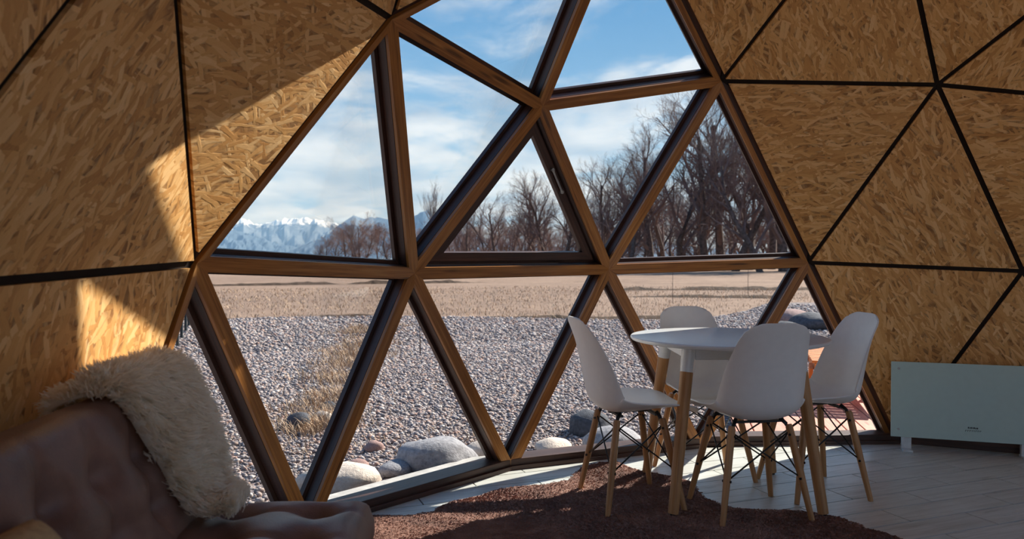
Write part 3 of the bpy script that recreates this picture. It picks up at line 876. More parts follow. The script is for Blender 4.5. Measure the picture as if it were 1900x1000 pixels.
def cushion(name, L, D, T, us, vs, depth, M, rnd=.05, nu=110, nv=50):
    """padded slab: local x 0..L, y 0..D, tufted top at z=T, rounded rim"""
    V = []; Fc = []
    def edge(t, size):  # rounded profile towards the rim
        d = min(t, size - t); return 0 if d >= rnd else (1 - sqrt(max(0, 1 - ((rnd - d) / rnd) ** 2)))
    for j in range(nv + 1):
        for i in range(nu + 1):
            s = i / nu; t = j / nv
            s = s * s * (3 - 2 * s) * .35 + s * .65; t = t * t * (3 - 2 * t) * .35 + t * .65
            x, y = s * L, t * D
            z = T - rnd * max(edge(x, L), edge(y, D)) + tuft(x, y, us, vs, depth, .05) * min(1, min(x, L - x, y, D - y) / .09) + .018 * sin(pi * t) * sin(pi * s) ** .5
            V.append((x, y, z))
    base = len(V)
    top = lambda i, j: j * (nu + 1) + i
    for j in range(nv):
        for i in range(nu): Fc.append((top(i, j), top(i + 1, j), top(i + 1, j + 1), top(i, j + 1)))
    rim = [top(i, 0) for i in range(nu)] + [top(nu, j) for j in range(nv)] + [top(i, nv) for i in range(nu, 0, -1)] + [top(0, j) for j in range(nv, 0, -1)]
    prev = rim
    for k, (zz, ins) in enumerate(((T * .55, -.006), (T * .3, -.006), (.02, .0), (0, .015))):
        cur = []
        for r in rim:
            x, y, _ = V[r]; cx, cy = L / 2, D / 2
            sx = -1 if x < .001 else (1 if x > L - .001 else 0); sy = -1 if y < .001 else (1 if y > D - .001 else 0)
            V.append((x - sx * ins, y - sy * ins, zz)); cur.append(len(V) - 1)
        for q in range(len(rim)): q2 = (q + 1) % len(rim); Fc.append((prev[q], cur[q], cur[q2], prev[q2]))
        prev = cur
    Fc.append(tuple(prev)[::-1])
    o = mesh(name, V, Fc, 'leather', sofa, smooth=True, matrix=M); fix(o)
    for a in us:
        for b in vs:
            z = T + tuft(a, b, us, vs, depth, .05) + .018 * sin(pi * b / D) * sin(pi * a / L) ** .5
            mb = MB(); mb.lathe([(.0001, -.004), (.011, -.003), (.013, .001), (.010, .005), (.0001, .0065)], 14, (a, b, z)); mb.build('button', 'leather', o, smooth=True)
    return o
us = [.11 + .2 * k for k in range(7)]
cushion('seat_cushion', SL, SD, STH, us, [.13, .33], .036, Matrix.Translation((0, 0, SZ - STH)))
lean = radians(20)
# backrest: slab whose tufted face looks at the room, leaning back
by = Vector((0, -sin(radians(90)) * cos(lean), sin(lean)))
up = Vector((0, sin(lean), cos(lean)))
nrm = Vector((0, -cos(lean), sin(lean)))
BO = Vector((0, .445, SZ - .045))
Mb = Matrix(((1, up.x, nrm.x, BO.x), (0, up.y, nrm.y, BO.y), (0, up.z, nrm.z, BO.z), (0, 0, 0, 1)))
Mb = Mb @ Matrix.Translation((0, 0, -.10))
BH, BT = .418, .13
# local x along sofa, y up the back, z out of the face -- mirror-free because (ax, up, nrm) keeps handedness below
if Mb.to_3x3().determinant() < 0:
    Mb = Mb @ Matrix.Scale(-1, 4, Vector((1, 0, 0))) @ Matrix.Translation((-SL, 0, 0))
back = cushion('backrest', SL, BH, BT, us, [.13, .26], .036, Mb)
for x in (.12, SL - .12):
    for y in (.08, SD - .08):
        mb = MB(); mb.tube([(x, y, .0), (x, y, SZ - STH)], [.016, .022], 14); mb.build('leg', 'dark_wood', sofa, autosmooth=True)
mb = MB(); mb.box((SL / 2, SD / 2, SZ - STH - .02), (SL - .08, SD - .08, .036)); mb.build('seat_frame', 'black_metal', sofa)

# beige cushion on the seat
def pillow():
    V = []; Fc = []; n = 26
    for sgn in (1, -1):
        for j in range(n + 1):
            for i in range(n + 1):
                u, v = -1 + 2 * i / n, -1 + 2 * j / n
                t = (max(0, (1 - u ** 4)) * max(0, (1 - v ** 4))) ** .5
                s = 1 - .06 * (1 - u * u) * 0 - .05 * (u * u * v * v)
                V.append((u * .17 * s, v * .135 * s, sgn * .055 * t))
    m = (n + 1) ** 2
    for k in range(2):
        for j in range(n):
            for i in range(n):
                a = k * m + j * (n + 1) + i; q = (a, a + 1, a + n + 2, a + n + 1); Fc.append(q if k == 0 else q[::-1])
    return V, Fc
V, Fc = pillow()
pl = mesh('throw_pillow', V, Fc, 'beige_cloth', None, smooth=True)
bm = bmesh.new(); bm.from_mesh(pl.data); bmesh.ops.remove_doubles(bm, verts=bm.verts, dist=.0005); bmesh.ops.recalc_face_normals(bm, faces=bm.faces); bm.to_mesh(pl.data); bm.free()
tag(pl, 'small plain beige throw pillow propped against the brown leather backrest', 'pillow')
PILLOW_LOCAL = Vector((.99, .415, SZ + .118))
pl.matrix_world = Msofa @ Matrix.Translation(PILLOW_LOCAL) @ Matrix.Rotation(radians(62), 4, 'X')

# ------------------------------------------------------------------ sheepskin thrown over the window end of the backrest
def fleece():
    from mathutils import noise
    # cross-section of the backrest in sofa coordinates (y, z), from the seat, up the face, over the top and down behind
    def face(t): return BO + up * t                      # point on the plane through the front face
    off = nrm * .03
    path = []
    fr = BO + nrm * (BT - .10)
    path.append((fr + nrm * .11 + up * .03 , nrm * .2 + Vector((0, 0, 1))))
    path.append((fr + nrm * .045 + up * .06, nrm + Vector((0, 0, .4))))
    for t in (.12, .20, .28, .36): path.append((fr + up * t + nrm * .006, nrm))
    path.append((fr + up * .412 - nrm * .004, nrm + up * .5))
    path.append((fr + up * .428 - nrm * .04, nrm * .3 + up))
    path.append((fr + up * .432 - nrm * .085, up))
    path.append((fr + up * .425 - nrm * .135, -nrm * .8 + up))
    path.append((fr + up * .385 - nrm * .142, -nrm)); path.append((fr + up * .34 - nrm * .142, -nrm))
    n = len(path); ts = [i / (n - 1) for i in range(n)]
    #          limits of the skin along the sofa for each path point (0 = window end)
    amax = [.23, .245, .245, .265, .30, .33, .355, .36, .36, .35, .30, .20]
    amin = [.12, .085, -.02, -.11, -.15, -.17, -.17, -.16, -.145, -.12, -.08, -.03]
    NP, NA = 46, 40
    V = []; N = []
    for j in range(NP + 1):
        t = j / NP
        p = Vector([catmull(ts, [q[0][k] for q in path], t) for k in range(3)])
        nn = Vector([catmull(ts, [q[1].normalized()[k] for q in path], t) for k in range(3)]).normalized()
        a0, a1 = catmull(ts, amin, t), catmull(ts, amax, t)
        for i in range(NA + 1):
            s = i / NA; a = a0 + (a1 - a0) * s
            rim = min(1, min(s, 1 - s) / .16, min(t, 1 - t) / .10); rim = sqrt(max(0, rim * (2 - rim)))
            d = .004 + .034 * rim + .012 * noise.noise(Vector((a * 11, t * 9, .3))) * rim
            # rolls over the window end
            x = a; q = p + nn * d
            if a < .0:
                k = (.0 - a) / .12; q = q - nn * (.035 * k * k)
            V.append(Vector((x, q.y, q.z))); N.append((nn + Vector((-.9 * max(0, (.04 - a) / .1), 0, 0)) + Vector((.7 * max(0, (s - .85) / .15), 0, 0))).normalized())
    Fc = []
    for j in range(NP):
        for i in range(NA):
            a = j * (NA + 1) + i; Fc.append((a, a + 1, a + NA + 2, a + NA + 1))
    root = empty('sheepskin', label='cream long-wool sheepskin draped over the window end of the leather sofa back', cat='sheepskin'); root.matrix_world = Msofa
    sk = mesh('skin', V, Fc, 'wool', root, smooth=True)
    md = sk.modifiers.new('thick', 'SOLIDIFY'); md.thickness = .006; md.offset = -1
    # wool: many bent strands gathered into locks
    rng = random.Random(5); SV = []; SF = []
    nl = 3800
    for _ in range(nl):
        j = rng.random() * NP; i = rng.random() * NA; j0, i0 = int(min(j, NP - 1)), int(min(i, NA - 1))
        fj, fi = j - j0, i - i0; id0 = j0 * (NA + 1) + i0
        p = V[id0] * (1 - fi) * (1 - fj) + V[id0 + 1] * fi * (1 - fj) + V[id0 + NA + 1] * (1 - fi) * fj + V[id0 + NA + 2] * fi * fj
        nn = (N[id0] * (1 - fi) + N[id0 + 1] * fi).normalized()
        nz = Vector((noise.noise(p * 9), noise.noise(p * 9 + Vector((7, 0, 0))), noise.noise(p * 9 + Vector((0, 7, 0)))))
        lock = (nn + nz * .55 + Vector((rng.uniform(-.22, .22), rng.uniform(-.22, .22), -.28))).normalized()
        ln = rng.uniform(.030, .050) * (1 if j / NP < .7 else .4)
        for _k in range(11):
            o = Vector((rng.gauss(0, .006), rng.gauss(0, .006), rng.gauss(0, .006)))
            b0 = p + o - nn * .004; dirn = (lock + Vector((rng.gauss(0, .10), rng.gauss(0, .10), rng.gauss(0, .10)))).normalized()
            l = ln * rng.uniform(.75, 1.1); tip = p + lock * l * .9 + (o * .55) + Vector((rng.gauss(0, .004), rng.gauss(0, .004), rng.gauss(0, .004) - .006))
            m1 = b0 + dirn * l * .5
            sd_ = dirn.cross(Vector((rng.uniform(-1, 1), rng.uniform(-1, 1), rng.uniform(-1, 1)))).normalized(); sd2 = dirn.cross(sd_)
            w0 = .0019
            c = len(SV)
            SV += [b0 + sd_ * w0, b0 - sd_ * w0, m1 - sd_ * w0, m1 + sd_ * w0, tip]
            SF += [(c, c + 1, c + 2, c + 3), (c + 3, c + 2, c + 4)]
    wl_ = mesh('wool_pile', SV, SF, 'wool', root, smooth=False); wl_['kind'] = 'stuff'
fleece()

# ------------------------------------------------------------------ outside: ground
ZG = -.08
def ground_sheet(name, mat, pts, z, label, cat):
    o = mesh(name, [(x, y, z) for x, y in pts], [tuple(range(len(pts)))], mat); tag(o, label, cat, kind='structure'); return o
ground_sheet('field', 'field_ground', [(-900, -1500), (1600, -1500), (1600, 1500), (-900, 1500)], ZG - .06, 'dry tan winter field reaching to the trees', 'field')
gedge = [(-14, -14), (5, -22), (11, -17.5), (12.4, -15.2), (10.4, -11.5), (9.6, -9.0), (10.6, -7.6), (11.6, -6.8), (13.0, -5.6), (14.0, -4.4), (14.8, -2.6), (15.0, -1), (15.2, 2), (14.5, 6), (10, 10), (-14, 12)]
ground_sheet('gravel_bed', 'gravel_ground', gedge, ZG, 'grey pink gravel ground around the dome', 'gravel')

# pebbles as real stones, one object of uncountable gravel
def pebbles(name, n, sampler, smin, smax, seed, label):
    rng = np.random.default_rng(seed)
    t = (1 + 5 ** .5) / 2
    iv = np.array([(-1, t, 0), (1, t, 0), (-1, -t, 0), (1, -t, 0), (0, -1, t), (0, 1, t), (0, -1, -t), (0, 1, -t), (t, 0, -1), (t, 0, 1), (-t, 0, -1), (-t, 0, 1)], float); iv /= np.linalg.norm(iv[0])
    ifc = np.array([(0, 11, 5), (0, 5, 1), (0, 1, 7), (0, 7, 10), (0, 10, 11), (1, 5, 9), (5, 11, 4), (11, 10, 2), (10, 7, 6), (7, 1, 8), (3, 9, 4), (3, 4, 2), (3, 2, 6), (3, 6, 8), (3, 8, 9), (4, 9, 5), (2, 4, 11), (6, 2, 10), (8, 6, 7), (9, 8, 1)])
    pts = sampler(rng, n); n = len(pts)
    s = (smin + (smax - smin) * rng.random(n) ** 2.2) * pts[:, 2]
    sc = np.stack([s, s * rng.uniform(.6, .95, n), s * rng.uniform(.42, .7, n)], 1) / 2
    v = iv[None] * sc[:, None, :] * rng.uniform(.82, 1.15, (n, 12, 1))
    a = rng.uniform(0, 2 * pi, n); tl = rng.normal(0, .25, n)
    ca, sa, ct, st = np.cos(a)[:, None], np.sin(a)[:, None], np.cos(tl)[:, None], np.sin(tl)[:, None]
    x, y, z = v[..., 0], v[..., 1], v[..., 2]
    y, z = y * ct - z * st, y * st + z * ct
    x, y = x * ca - y * sa, x * sa + y * ca
    V = np.stack([x + pts[:, 0:1], y + pts[:, 1:2], z + ZG + (sc[:, 2] * .55)[:, None]], 2).reshape(-1, 3)
    Fc = (ifc[None] + (np.arange(n) * 12)[:, None, None]).reshape(-1, 3)
    me = bpy.data.meshes.new(name)
    me.vertices.add(len(V)); me.vertices.foreach_set('co', V.astype(np.float32).ravel())
    me.loops.add(len(Fc) * 3); me.loops.foreach_set('vertex_index', Fc.astype(np.int32).ravel())
    me.polygons.add(len(Fc)); me.polygons.foreach_set('loop_start', np.arange(0, len(Fc) * 3, 3, dtype=np.int32))
    me.polygons.foreach_set('use_smooth', np.ones(len(Fc), bool))
    me.update(calc_edges=True)
    pal = np.array([srgb(*c) for c in ((160, 150, 148), (138, 128, 128), (182, 170, 164), (194, 172, 160), (178, 146, 132), (110, 102, 104), (214, 204, 196), (164, 142, 130), (150, 138, 134))])
    pc = pal[rng.choice(len(pal), n, p=[.2, .14, .17, .12, .1, .08, .05, .07, .07])] * rng.uniform(.85, 1.15, (n, 1))
    colr = np.concatenate([np.repeat(pc, 12, 0), np.ones((n * 12, 1))], 1)
    at = me.color_attributes.new('tint', 'FLOAT_COLOR', 'POINT'); at.data.foreach_set('color', colr.astype(np.float32).ravel())
    me.materials.append(MATS['pebble'])
    o = bpy.data.objects.new(name, me); link(o); tag(o, label, 'gravel', kind='stuff'); return o
gpoly = gedge
camxy = np.array([CAM.x, CAM.y])
def in_view(p):   # ground the windows overlook
    return True
GP = np.array(gedge)
def pip(x, y):
    c = np.zeros(len(x), bool); j = len(GP) - 1
    for i in range(len(GP)):
        xi, yi = GP[i]; xj, yj = GP[j]
        c ^= ((yi > y) != (yj > y)) & (x < (xj - xi) * (y - yi) / (yj - yi + 1e-12) + xi); j = i
    return c
deck_c = Vector((.682, -.731)); deck_s = Vector((.731, .682))
def keep(x, y):
    rr = np.hypot(x, y); a = x * deck_c.x + y * deck_c.y; b = x * deck_s.x + y * deck_s.y
    deck = (a > 2.4) & (a < 6.3) & (b > -2.0) & (b < .92)
    seen = y < 2.6 - .19 * (x + .4)
    return (rr > R * 1.13) & pip(x, y) & ~deck & seen
def near_s(rng, n):
    m = n * 3; ang = rng.uniform(radians(-62), radians(35), m); r = 3.2 + (rng.random(m) ** .75) * 6.0
    x, y = r * np.cos(ang), r * np.sin(ang); k = keep(x, y); x, y, r = x[k][:n], y[k][:n], r[k][:n]
    return np.stack([x, y, .8 + .35 * (r - 3) / 6], 1)
def far_s(rng, n):
    m = n * 3; ang = rng.uniform(radians(-58), radians(12), m); r = 8.6 + (rng.random(m) ** .8) * 10
    x, y = r * np.cos(ang), r * np.sin(ang); k = keep(x, y); x, y, r = x[k][:n], y[k][:n], r[k][:n]
    return np.stack([x, y, 1.1 + .5 * (r - 8) / 10], 1)
pebbles('gravel', 78000, near_s, .015, .054, 11, 'loose grey and pink river gravel right outside the glass')
pebbles('gravel', 30000, far_s, .024, .064, 12, 'farther spread of grey gravel towards the field edge')

# boulders and single stones
def rock_mesh(seed, flat=.6):
    from mathutils import noise
    bm = bmesh.new(); bmesh.ops.create_icosphere(bm, subdivisions=3, radius=1)
    o = Vector((seed * 3.1, seed * 1.7, seed))
    for v in bm.verts:
        d = 1 + .22 * noise.noise(v.co * 1.1 + o) + .07 * noise.noise(v.co * 3 + o)
        v.co = Vector((v.co.x * d, v.co.y * d, v.co.z * d * flat))
    me = bpy.data.meshes.new('rock'); bm.to_mesh(me); bm.free()
    me.polygons.foreach_set('use_smooth', [True] * len(me.polygons)); return me
rocks = [  # x, y, size, flatness, material, label
    (3.42, .14, .23, .5, 'stone_grey', 'large rounded grey boulder lying against the concrete footing'),
    (3.33, .76, .20, .45, 'stone_pale', 'large cream coloured flat boulder by the footing'),
    (3.40, .40, .10, .5, 'stone_grey', 'smaller grey boulder between the cream and grey boulders'),
    (3.46, -.20, .11, .55, 'stone_pale', 'pale rounded stone beside the large grey boulder'),
    (4.81, .45, .105, .75, 'stone_dark', 'dark round rock in the dry grass strip'),
    (4.99, .20, .075, .6, 'stone_pale', 'small pale stone right beside the dark rock'),
    (5.35, .02, .07, .6, 'stone_dark', 'small dark stone behind the pale stone in dry grass'),
    (3.93, .28, .065, .7, 'stone_pink', 'pinkish stone standing up from the gravel'),
    (3.66, .10, .085, .6, 'stone_pink', 'brown pink rock just behind the large grey boulder'),
    (3.62, .52, .06, .6, 'stone_pink', 'little pink rock behind the small grey boulder'),
    (3.14, -.98, .20, .45, 'stone_grey', 'long grey slab stone by the footing behind left white chair'),
    (3.30, -.62, .13, .4, 'stone_pale', 'low pale stone by the footing'),
    (3.52, -1.12, .16, .7, 'stone_dark', 'bluish dark rock beyond the slab stone'),
    (7.2, -9.2, .42, .45, 'stone_dark', 'dark rock pile seen beside the right strut'),
    (7.9, -9.7, .38, .5, 'stone_pink', 'brown flat rock beside the dark rock pile'),
    (6.3, -7.2, .34, .55, 'stone_dark', 'dark rock past the edge of the terrace'),
    (6.0, -6.5, .27, .5, 'stone_dark', 'smaller dark rock past the edge of the terrace')]
for k, (x, y, s, fl, m_, lab) in enumerate(rocks):
    me = rock_mesh(k + 1, fl); me.materials.append(MATS[m_]); o = bpy.data.objects.new('boulder', me); link(o)
    o.location = (x, y, ZG + s * fl * .45); o.scale = (s, s * random.uniform(.72, .9), s); o.rotation_euler = (0, 0, random.uniform(0, 6)) if s < .18 else (0, 0, radians(60))
    tag(o, lab, 'rock', 'boulders on the gravel')

# dry grass
def grass(name, spots, label, h=(.05, .14), per=40, mat='straw', seed=1, spread=.12):
    rng = random.Random(seed); V = []; Fc = []
    for (x, y, s) in spots:
        for _ in range(int(per * s)):
            a = rng.uniform(0, 2 * pi); rr = abs(rng.gauss(0, spread * s)); bx, by_ = x + cos(a) * rr, y + sin(a) * rr
            l = rng.uniform(*h); la = rng.uniform(0, 2 * pi); ll = rng.uniform(.3, 1.1)
            tip = Vector((bx + cos(la) * l * ll, by_ + sin(la) * l * ll, ZG + l * .8)); b0 = Vector((bx, by_, ZG - .01))
            mid = b0.lerp(tip, .5) + Vector((0, 0, l * .18)); sd_ = Vector((-sin(la), cos(la), 0)) * .0028 * (1 + .12 * (x - 4))
            c = len(V); V += [b0 - sd_, b0 + sd_, mid + sd_ * .8, mid - sd_ * .8, tip]
            Fc += [(c, c + 1, c + 2, c + 3), (c + 3, c + 2, c + 4)]
    o = mesh(name, V, Fc, mat); tag(o, label, 'grass', kind='stuff')
rng = random.Random(9)
strip = []
for k in range(170):
    t = rng.random(); x = 4.6 + 7.2 * t ** 1.2; y = .42 - (x - 4.6) * .52 + rng.gauss(0, .08 + .03 * (x - 4))
    strip.append((x, y, rng.uniform(.7, 1.6)))
grass('dry_grass', strip, 'straw coloured dry grass strip crossing the gravel', per=26, seed=2)
grass('dry_grass', [(3.75 + rng.random() * .5, -.35 + rng.random() * 1.3, rng.uniform(.3, .7)) for _ in range(16)], 'small dry grass tufts near the boulders', h=(.03, .08), per=26, seed=3)
fs = []
for k in range(900):
    r0 = rng.uniform(11, 30); a = radians(rng.uniform(-55, 4)); fs.append((r0 * cos(a), r0 * sin(a), rng.uniform(.8, 2.6)))
fs = [q for q in fs if not inpoly(q[0], q[1], gedge)]
grass('field_grass', fs, 'short dry grass tussocks over the tan field', h=(.03, .10), per=9, seed=4, spread=.5)

# furrow banks: low earth ridges across the field
def bank(p, q, wdt, hgt, label, mat='soil', seed=0, z0=None):
    from mathutils import noise
    p, q = Vector(p), Vector(q); d = (q - p); L = d.length; d.normalize(); nrm_ = Vector((-d.y, d.x)); n = int(L / .25); V = []; Fc = []
    z0 = ZG - .08 if z0 is None else z0
    for i in range(n + 1):
        t = i / n; c = p.lerp(q, t) + nrm_ * (noise.noise(Vector((t * L * .15, seed, 0))) * .5)
        e = (.55 + .6 * noise.noise(Vector((t * L * .6, seed, 3))) + .35 * noise.noise(Vector((t * L * 2.1, seed, 5)))) * min(1, t * 8, (1 - t) * 8)
        e = max(e, .04)
        for k, s in enumerate((-1, -.55, -.15, .2, .6, 1)):
            hh = (0, .55, 1, .92, .4, 0)[k]
            V.append((c.x + nrm_.x * s * wdt, c.y + nrm_.y * s * wdt, z0 + hh * hgt * e + (.02 if 0 < k < 5 else 0) * noise.noise(Vector((t * L * 5, k, seed)))))
    for i in range(n):
        for k in range(5): a = i * 6 + k; Fc.append((a, a + 6, a + 7, a + 1))
    o = mesh('earth_bank', V, Fc, mat, smooth=True); tag(o, label, 'bank', kind='structure')
bank((15.9, 2), (13.6, -6.2), .36, .17, 'low dark earth bank dividing gravel from the dry field')
bank((13.2, -6.3), (10.3, -9.8), .30, .14, 'low earth bank behind the round table along the gravel edge', seed=4)
bank((37, 0), (33, -20), .5, .22, 'far thin earth bank crossing the dry field', seed=7)
bank((18, -15), (14, -19), .4, .16, 'dark earth bank in the field near the thick trees', seed=9)
bank((22, -18), (17, -26), .6, .22, 'farther dark earth bank below the thick trees', seed=12)

# thin planted saplings, stakes
def sapling(x, y, h, label, seed):
    rng = random.Random(seed); root = empty('sapling', (x, y, ZG), label=label, cat='sapling', group='thin saplings planted in the gravel and field')
    mb = MB(); mb.tube([(0, 0, -.05), (.01, 0, h * .4), (-.01, .02, h * .75), (.0, .01, h)], [.008, .007, .005, .002], 6); mb.build('stem', 'bark', root, smooth=True)
    for k in range(5):
        z = h * rng.uniform(.4, .9); a = rng.uniform(0, 6.3); mb = MB(); mb.tube([(0, 0, z), (cos(a) * .07, sin(a) * .07, z + .12)], [.003, .0012], 4); mb.build('twig', 'twig', root)
sapling(7.86, -2.15, .55, 'thin sapling stem standing in the gravel by the grass strip', 1)
sapling(14.15, -13.3, 1.05, 'thin sapling stem in the dry field behind the round table', 2)
sapling(16.0, -18.9, 1.1, 'thin sapling stem by the dark earth bank', 3)
for k, (x, y) in enumerate(((10.6, .07), (11.6, -.19), (12.75, -.49), (13.6, -.72))):
    st = empty('stake', (x, y, ZG), label='dark painted short garden stake standing in a row on the fine gravel', cat='stake', group='row of dark stakes')
    mb = MB(); mb.tube([(0, 0, -.1), (0, 0, .46)], .022, 10); mb.build('shaft', 'stake_paint', st, autosmooth=True)
    mb = MB(); mb.lathe([(.022, .455), (.028, .465), (.026, .485), (.0001, .5)], 10); mb.build('cap', 'stake_paint', st, smooth=True)

# ------------------------------------------------------------------ terrace with wooden chair
deck = empty('terrace', kind='structure', label='pinkish timber terrace boards outside the lower right glass', cat='terrace')
DZ = -.03
for k in range(24):
    b = -1.98 + k * .121
    a0 = 2.62 + .35 * abs(b) * .2 if abs(b) < 3 else 3
    a0 = max(2.55, sqrt(max(0, (R * 1.02) ** 2 - b * b)) + .02)
    a1 = 5.9
    c = deck_c * ((a0 + a1) / 2) + deck_s * b
    M = Matrix(((deck_c.x, deck_s.x, 0, c.x), (deck_c.y, deck_s.y, 0, c.y), (0, 0, 1, DZ - .0125), (0, 0, 0, 1)))
    mb = MB(); mb.box((0, 0, 0), (a1 - a0, .112, .025)); mb.build('board', 'deck_wood', deck, matrix=M, bevel=.003)
for a in (3.1, 3.9, 4.7, 5.5):
    c = deck_c * a + deck_s * -.6
    M = Matrix(((deck_s.x, deck_c.x, 0, c.x), (deck_s.y, deck_c.y, 0, c.y), (0, 0, 1, DZ - .055), (0, 0, 0, 1)))
    mb = MB(); mb.box((0, 0, 0), (2.7, .05, .055)); mb.build('joist', 'dark_wood', deck, matrix=M)
def plank_between(name, p, q, w_, th, mat, parent, side=Vector((0, 1, 0))):
    p, q = Vector(p), Vector(q); x = (q - p).normalized(); y = (side - x * side.dot(x)).normalized(); z = x.cross(y); m = (p + q) / 2
    M = Matrix(((x.x, y.x, z.x, m.x), (x.y, y.y, z.y, m.y), (x.z, y.z, z.z, m.z), (0, 0, 0, 1)))
    mb = MB(); mb.box((0, 0, 0), ((q - p).length, w_, th)); return mb.build(name, mat, parent, matrix=M, bevel=.003)
def lounger(loc, rz, label):
    c = empty('lounger', (loc[0], loc[1], DZ), rz, label=label, cat='lounger')
    for x in (-.55, .0, .55):
        for sgn in (-.30, .30):
            plank_between('leg', (x - .11, sgn, 0), (x + .11, sgn, .30), .03, .07, 'orange_wood', c)
    for sgn in (-.265, .265): plank_between('side_rail', (-.75, sgn, .30), (.75, sgn, .30), .03, .06, 'orange_wood', c)
    for k in range(14): plank_between('seat_slat', (-.70 + k * .108, -.30, .342), (-.70 + k * .108, .30, .342), .08, .02, 'orange_wood', c, Vector((1, 0, 0)))
lounger((3.30, -3.75), radians(128), 'low orange wooden slatted lounger on the terrace boards')

# ------------------------------------------------------------------ trees
def tree_mesh(seed, H, spread, trunk_r, upright=.6, levels=4, nb=(9, 7, 6, 6), fork=.25, lean=0.):
    rng = random.Random(seed); tr = MB(); br = MB()
    def branch(p, d, L, r, lev, mbx):
        n = 4 if lev < 2 else 3 if lev < 3 else 2
        pts = [p]; rad = [r]; dd = d.copy()
        for i in range(n):
            dd = (dd + Vector((rng.gauss(0, .16), rng.gauss(0, .16), rng.gauss(0, .10) + (.07 * upright if lev > 0 else .02)))).normalized()
            pts.append(pts[-1] + dd * (L / n)); rad.append(max(.004, r * (1 - .62 * (i + 1) / n)))
        mbx.tube(pts, rad, 7 if lev == 0 else 5 if lev == 1 else 3, cap=False)
        if lev >= levels: return
        k = nb[lev]
        for q in range(k):
            t = fork + (1 - fork) * (q + rng.random()) / k if lev == 0 else .18 + .82 * (q + rng.random()) / k
            i = min(n - 1, int(t * n)); s = t * n - i; bp = pts[i].lerp(pts[i + 1], s); bd = (pts[i + 1] - pts[i]).normalized()
            a = rng.uniform(0, 2 * pi); perp = bd.cross(Vector((cos(a), sin(a), .2))).normalized()
            an = rng.uniform(.45, .95) * spread
            nd = (bd * cos(an) + perp * sin(an)).normalized(); nd = (nd + Vector((0, 0, .25 * upright))).normalized()
            rl = L * (rng.uniform(.42, .68) if lev else rng.uniform(.38, .62)) * (1.15 - .45 * t)
            branch(bp, nd, rl, max(.005, (rad[i] * (1 - s) + rad[i + 1] * s) * rng.uniform(.45, .68)), lev + 1, br)
    branch(Vector((0, 0, -.2)), Vector((lean, 0, 1)).normalized(), H * .82, trunk_r, 0, tr)
    return tr, br
def make_tree(seed, H, spread, tr_r, name='bare_tree', twig='twig', **kw):
    tr, br = tree_mesh(seed, H, spread, tr_r, **kw)
    root = empty(name, (0, 0, 0), cat='tree')
    t = tr.build('trunk', 'bark', root, smooth=True); 
    b = mesh('branches', br.v, br.f, twig, root, smooth=False)
    return root
def gxy(px, dist):   # a bearing from the camera, given a photo column, and a distance along the ground
    d = f_ + r_ * ((px - 950) / 1417); d.z = 0; d.normalize(); return Vector((CAM.x, CAM.y, 0)) + d * dist
protos = [make_tree(21, 11.5, 1.0, .30), make_tree(22, 12.5, .85, .34, fork=.12), make_tree(23, 10.5, 1.1, .26, lean=.12), make_tree(24, 12, .9, .28, fork=.08, lean=-.1), make_tree(25, 9.5, .95, .22, fork=.15)]
used = set()
def place(kind, pos, s, rz, label, group):
    src = protos[kind]
    if kind in used: o = copy_tree(src)
    else: used.add(kind); o = src
    o.location = (pos.x, pos.y, ZG - .06); o.scale = (s, s, s); o.rotation_euler = (0, 0, rz); o['label'] = label; o['group'] = group
rng = random.Random(31)
LABN = 'tall bare tree with thick trunk standing in the near row beyond the field'
for k, (px, dist, s) in enumerate([(1178, 66, .80), (1208, 60, .86), (1232, 68, .95), (1262, 55, .92), (1285, 63, 1.0), (1312, 52, .95), (1338, 58, 1.05), (1362, 50, 1.0), (1390, 56, 1.05), (1412, 48, .95), (1432, 60, 1.05), (1455, 50, 1.0), (1480, 56, 1.05), (1520, 54, 1.0), (1570, 56, 1.0)]):
    place(k % 5, gxy(px, dist * 1.55), s * 1.55, rng.uniform(0, 6.3), LABN, 'near row of bare trees')
LABM = 'slimmer bare tree in the middle distance behind the opening window'
for k, (px, dist, s) in enumerate([(868, 118, .72), (895, 112, .78), (925, 105, .82), (950, 110, .95), (968, 98, .95), (992, 102, 1.0), (1015, 96, 1.0), (1045, 92, .95), (1075, 90, .98), (1100, 86, .92), (1125, 82, .9), (1150, 80, .9), (1165, 78, .92)]):
    place((k * 2 + 1) % 5, gxy(px, dist), s, rng.uniform(0, 6.3), LABM, 'middle row of bare trees')
LABB = 'slender pale bare tree standing behind the near row of thick trunks'
for k in range(20):
    place((k * 3 + 2) % 5, gxy(1150 + k * 19 + rng.uniform(-7, 7), rng.uniform(112, 145)), rng.uniform(.95, 1.3), rng.uniform(0, 6.3), LABB, 'back row of slender bare trees')
# thickets
th = [make_tree(41, 5.0, 1.0, .10, name='thicket', twig='thicket_twig', fork=.02, nb=(12, 7, 6, 4)), make_tree(42, 5.6, .9, .10, name='thicket', twig='thicket_twig', fork=.02, nb=(12, 7, 6, 4))]
tu = set()
def place_th(kind, pos, s, rz, label, group):
    src = th[kind]
    o = src if kind not in tu else copy_tree(src); tu.add(kind)
    o.location = (pos.x, pos.y, ZG - .06); o.scale = (s * 1.25, s * 1.25, s); o.rotation_euler = (0, 0, rz); o['label'] = label; o['group'] = group; o['category'] = 'thicket'
LABT = 'reddish brown bare thicket below the middle row of trees'
for k in range(34):
    place_th(k % 2, gxy(812 + k * 11 + rng.uniform(-5, 5), rng.uniform(118, 155)), rng.uniform(1.1, 1.75), rng.uniform(0, 6.3), LABT, 'brown thickets below the middle trees')
LABR = 'pale brown brush behind the near row of trees'
for k in range(16):
    place_th(k % 2, gxy(1150 + k * 24 + rng.uniform(-8, 8), rng.uniform(125, 150)), rng.uniform(1., 1.6), rng.uniform(0, 6.3), LABR, 'brush behind the near trees')
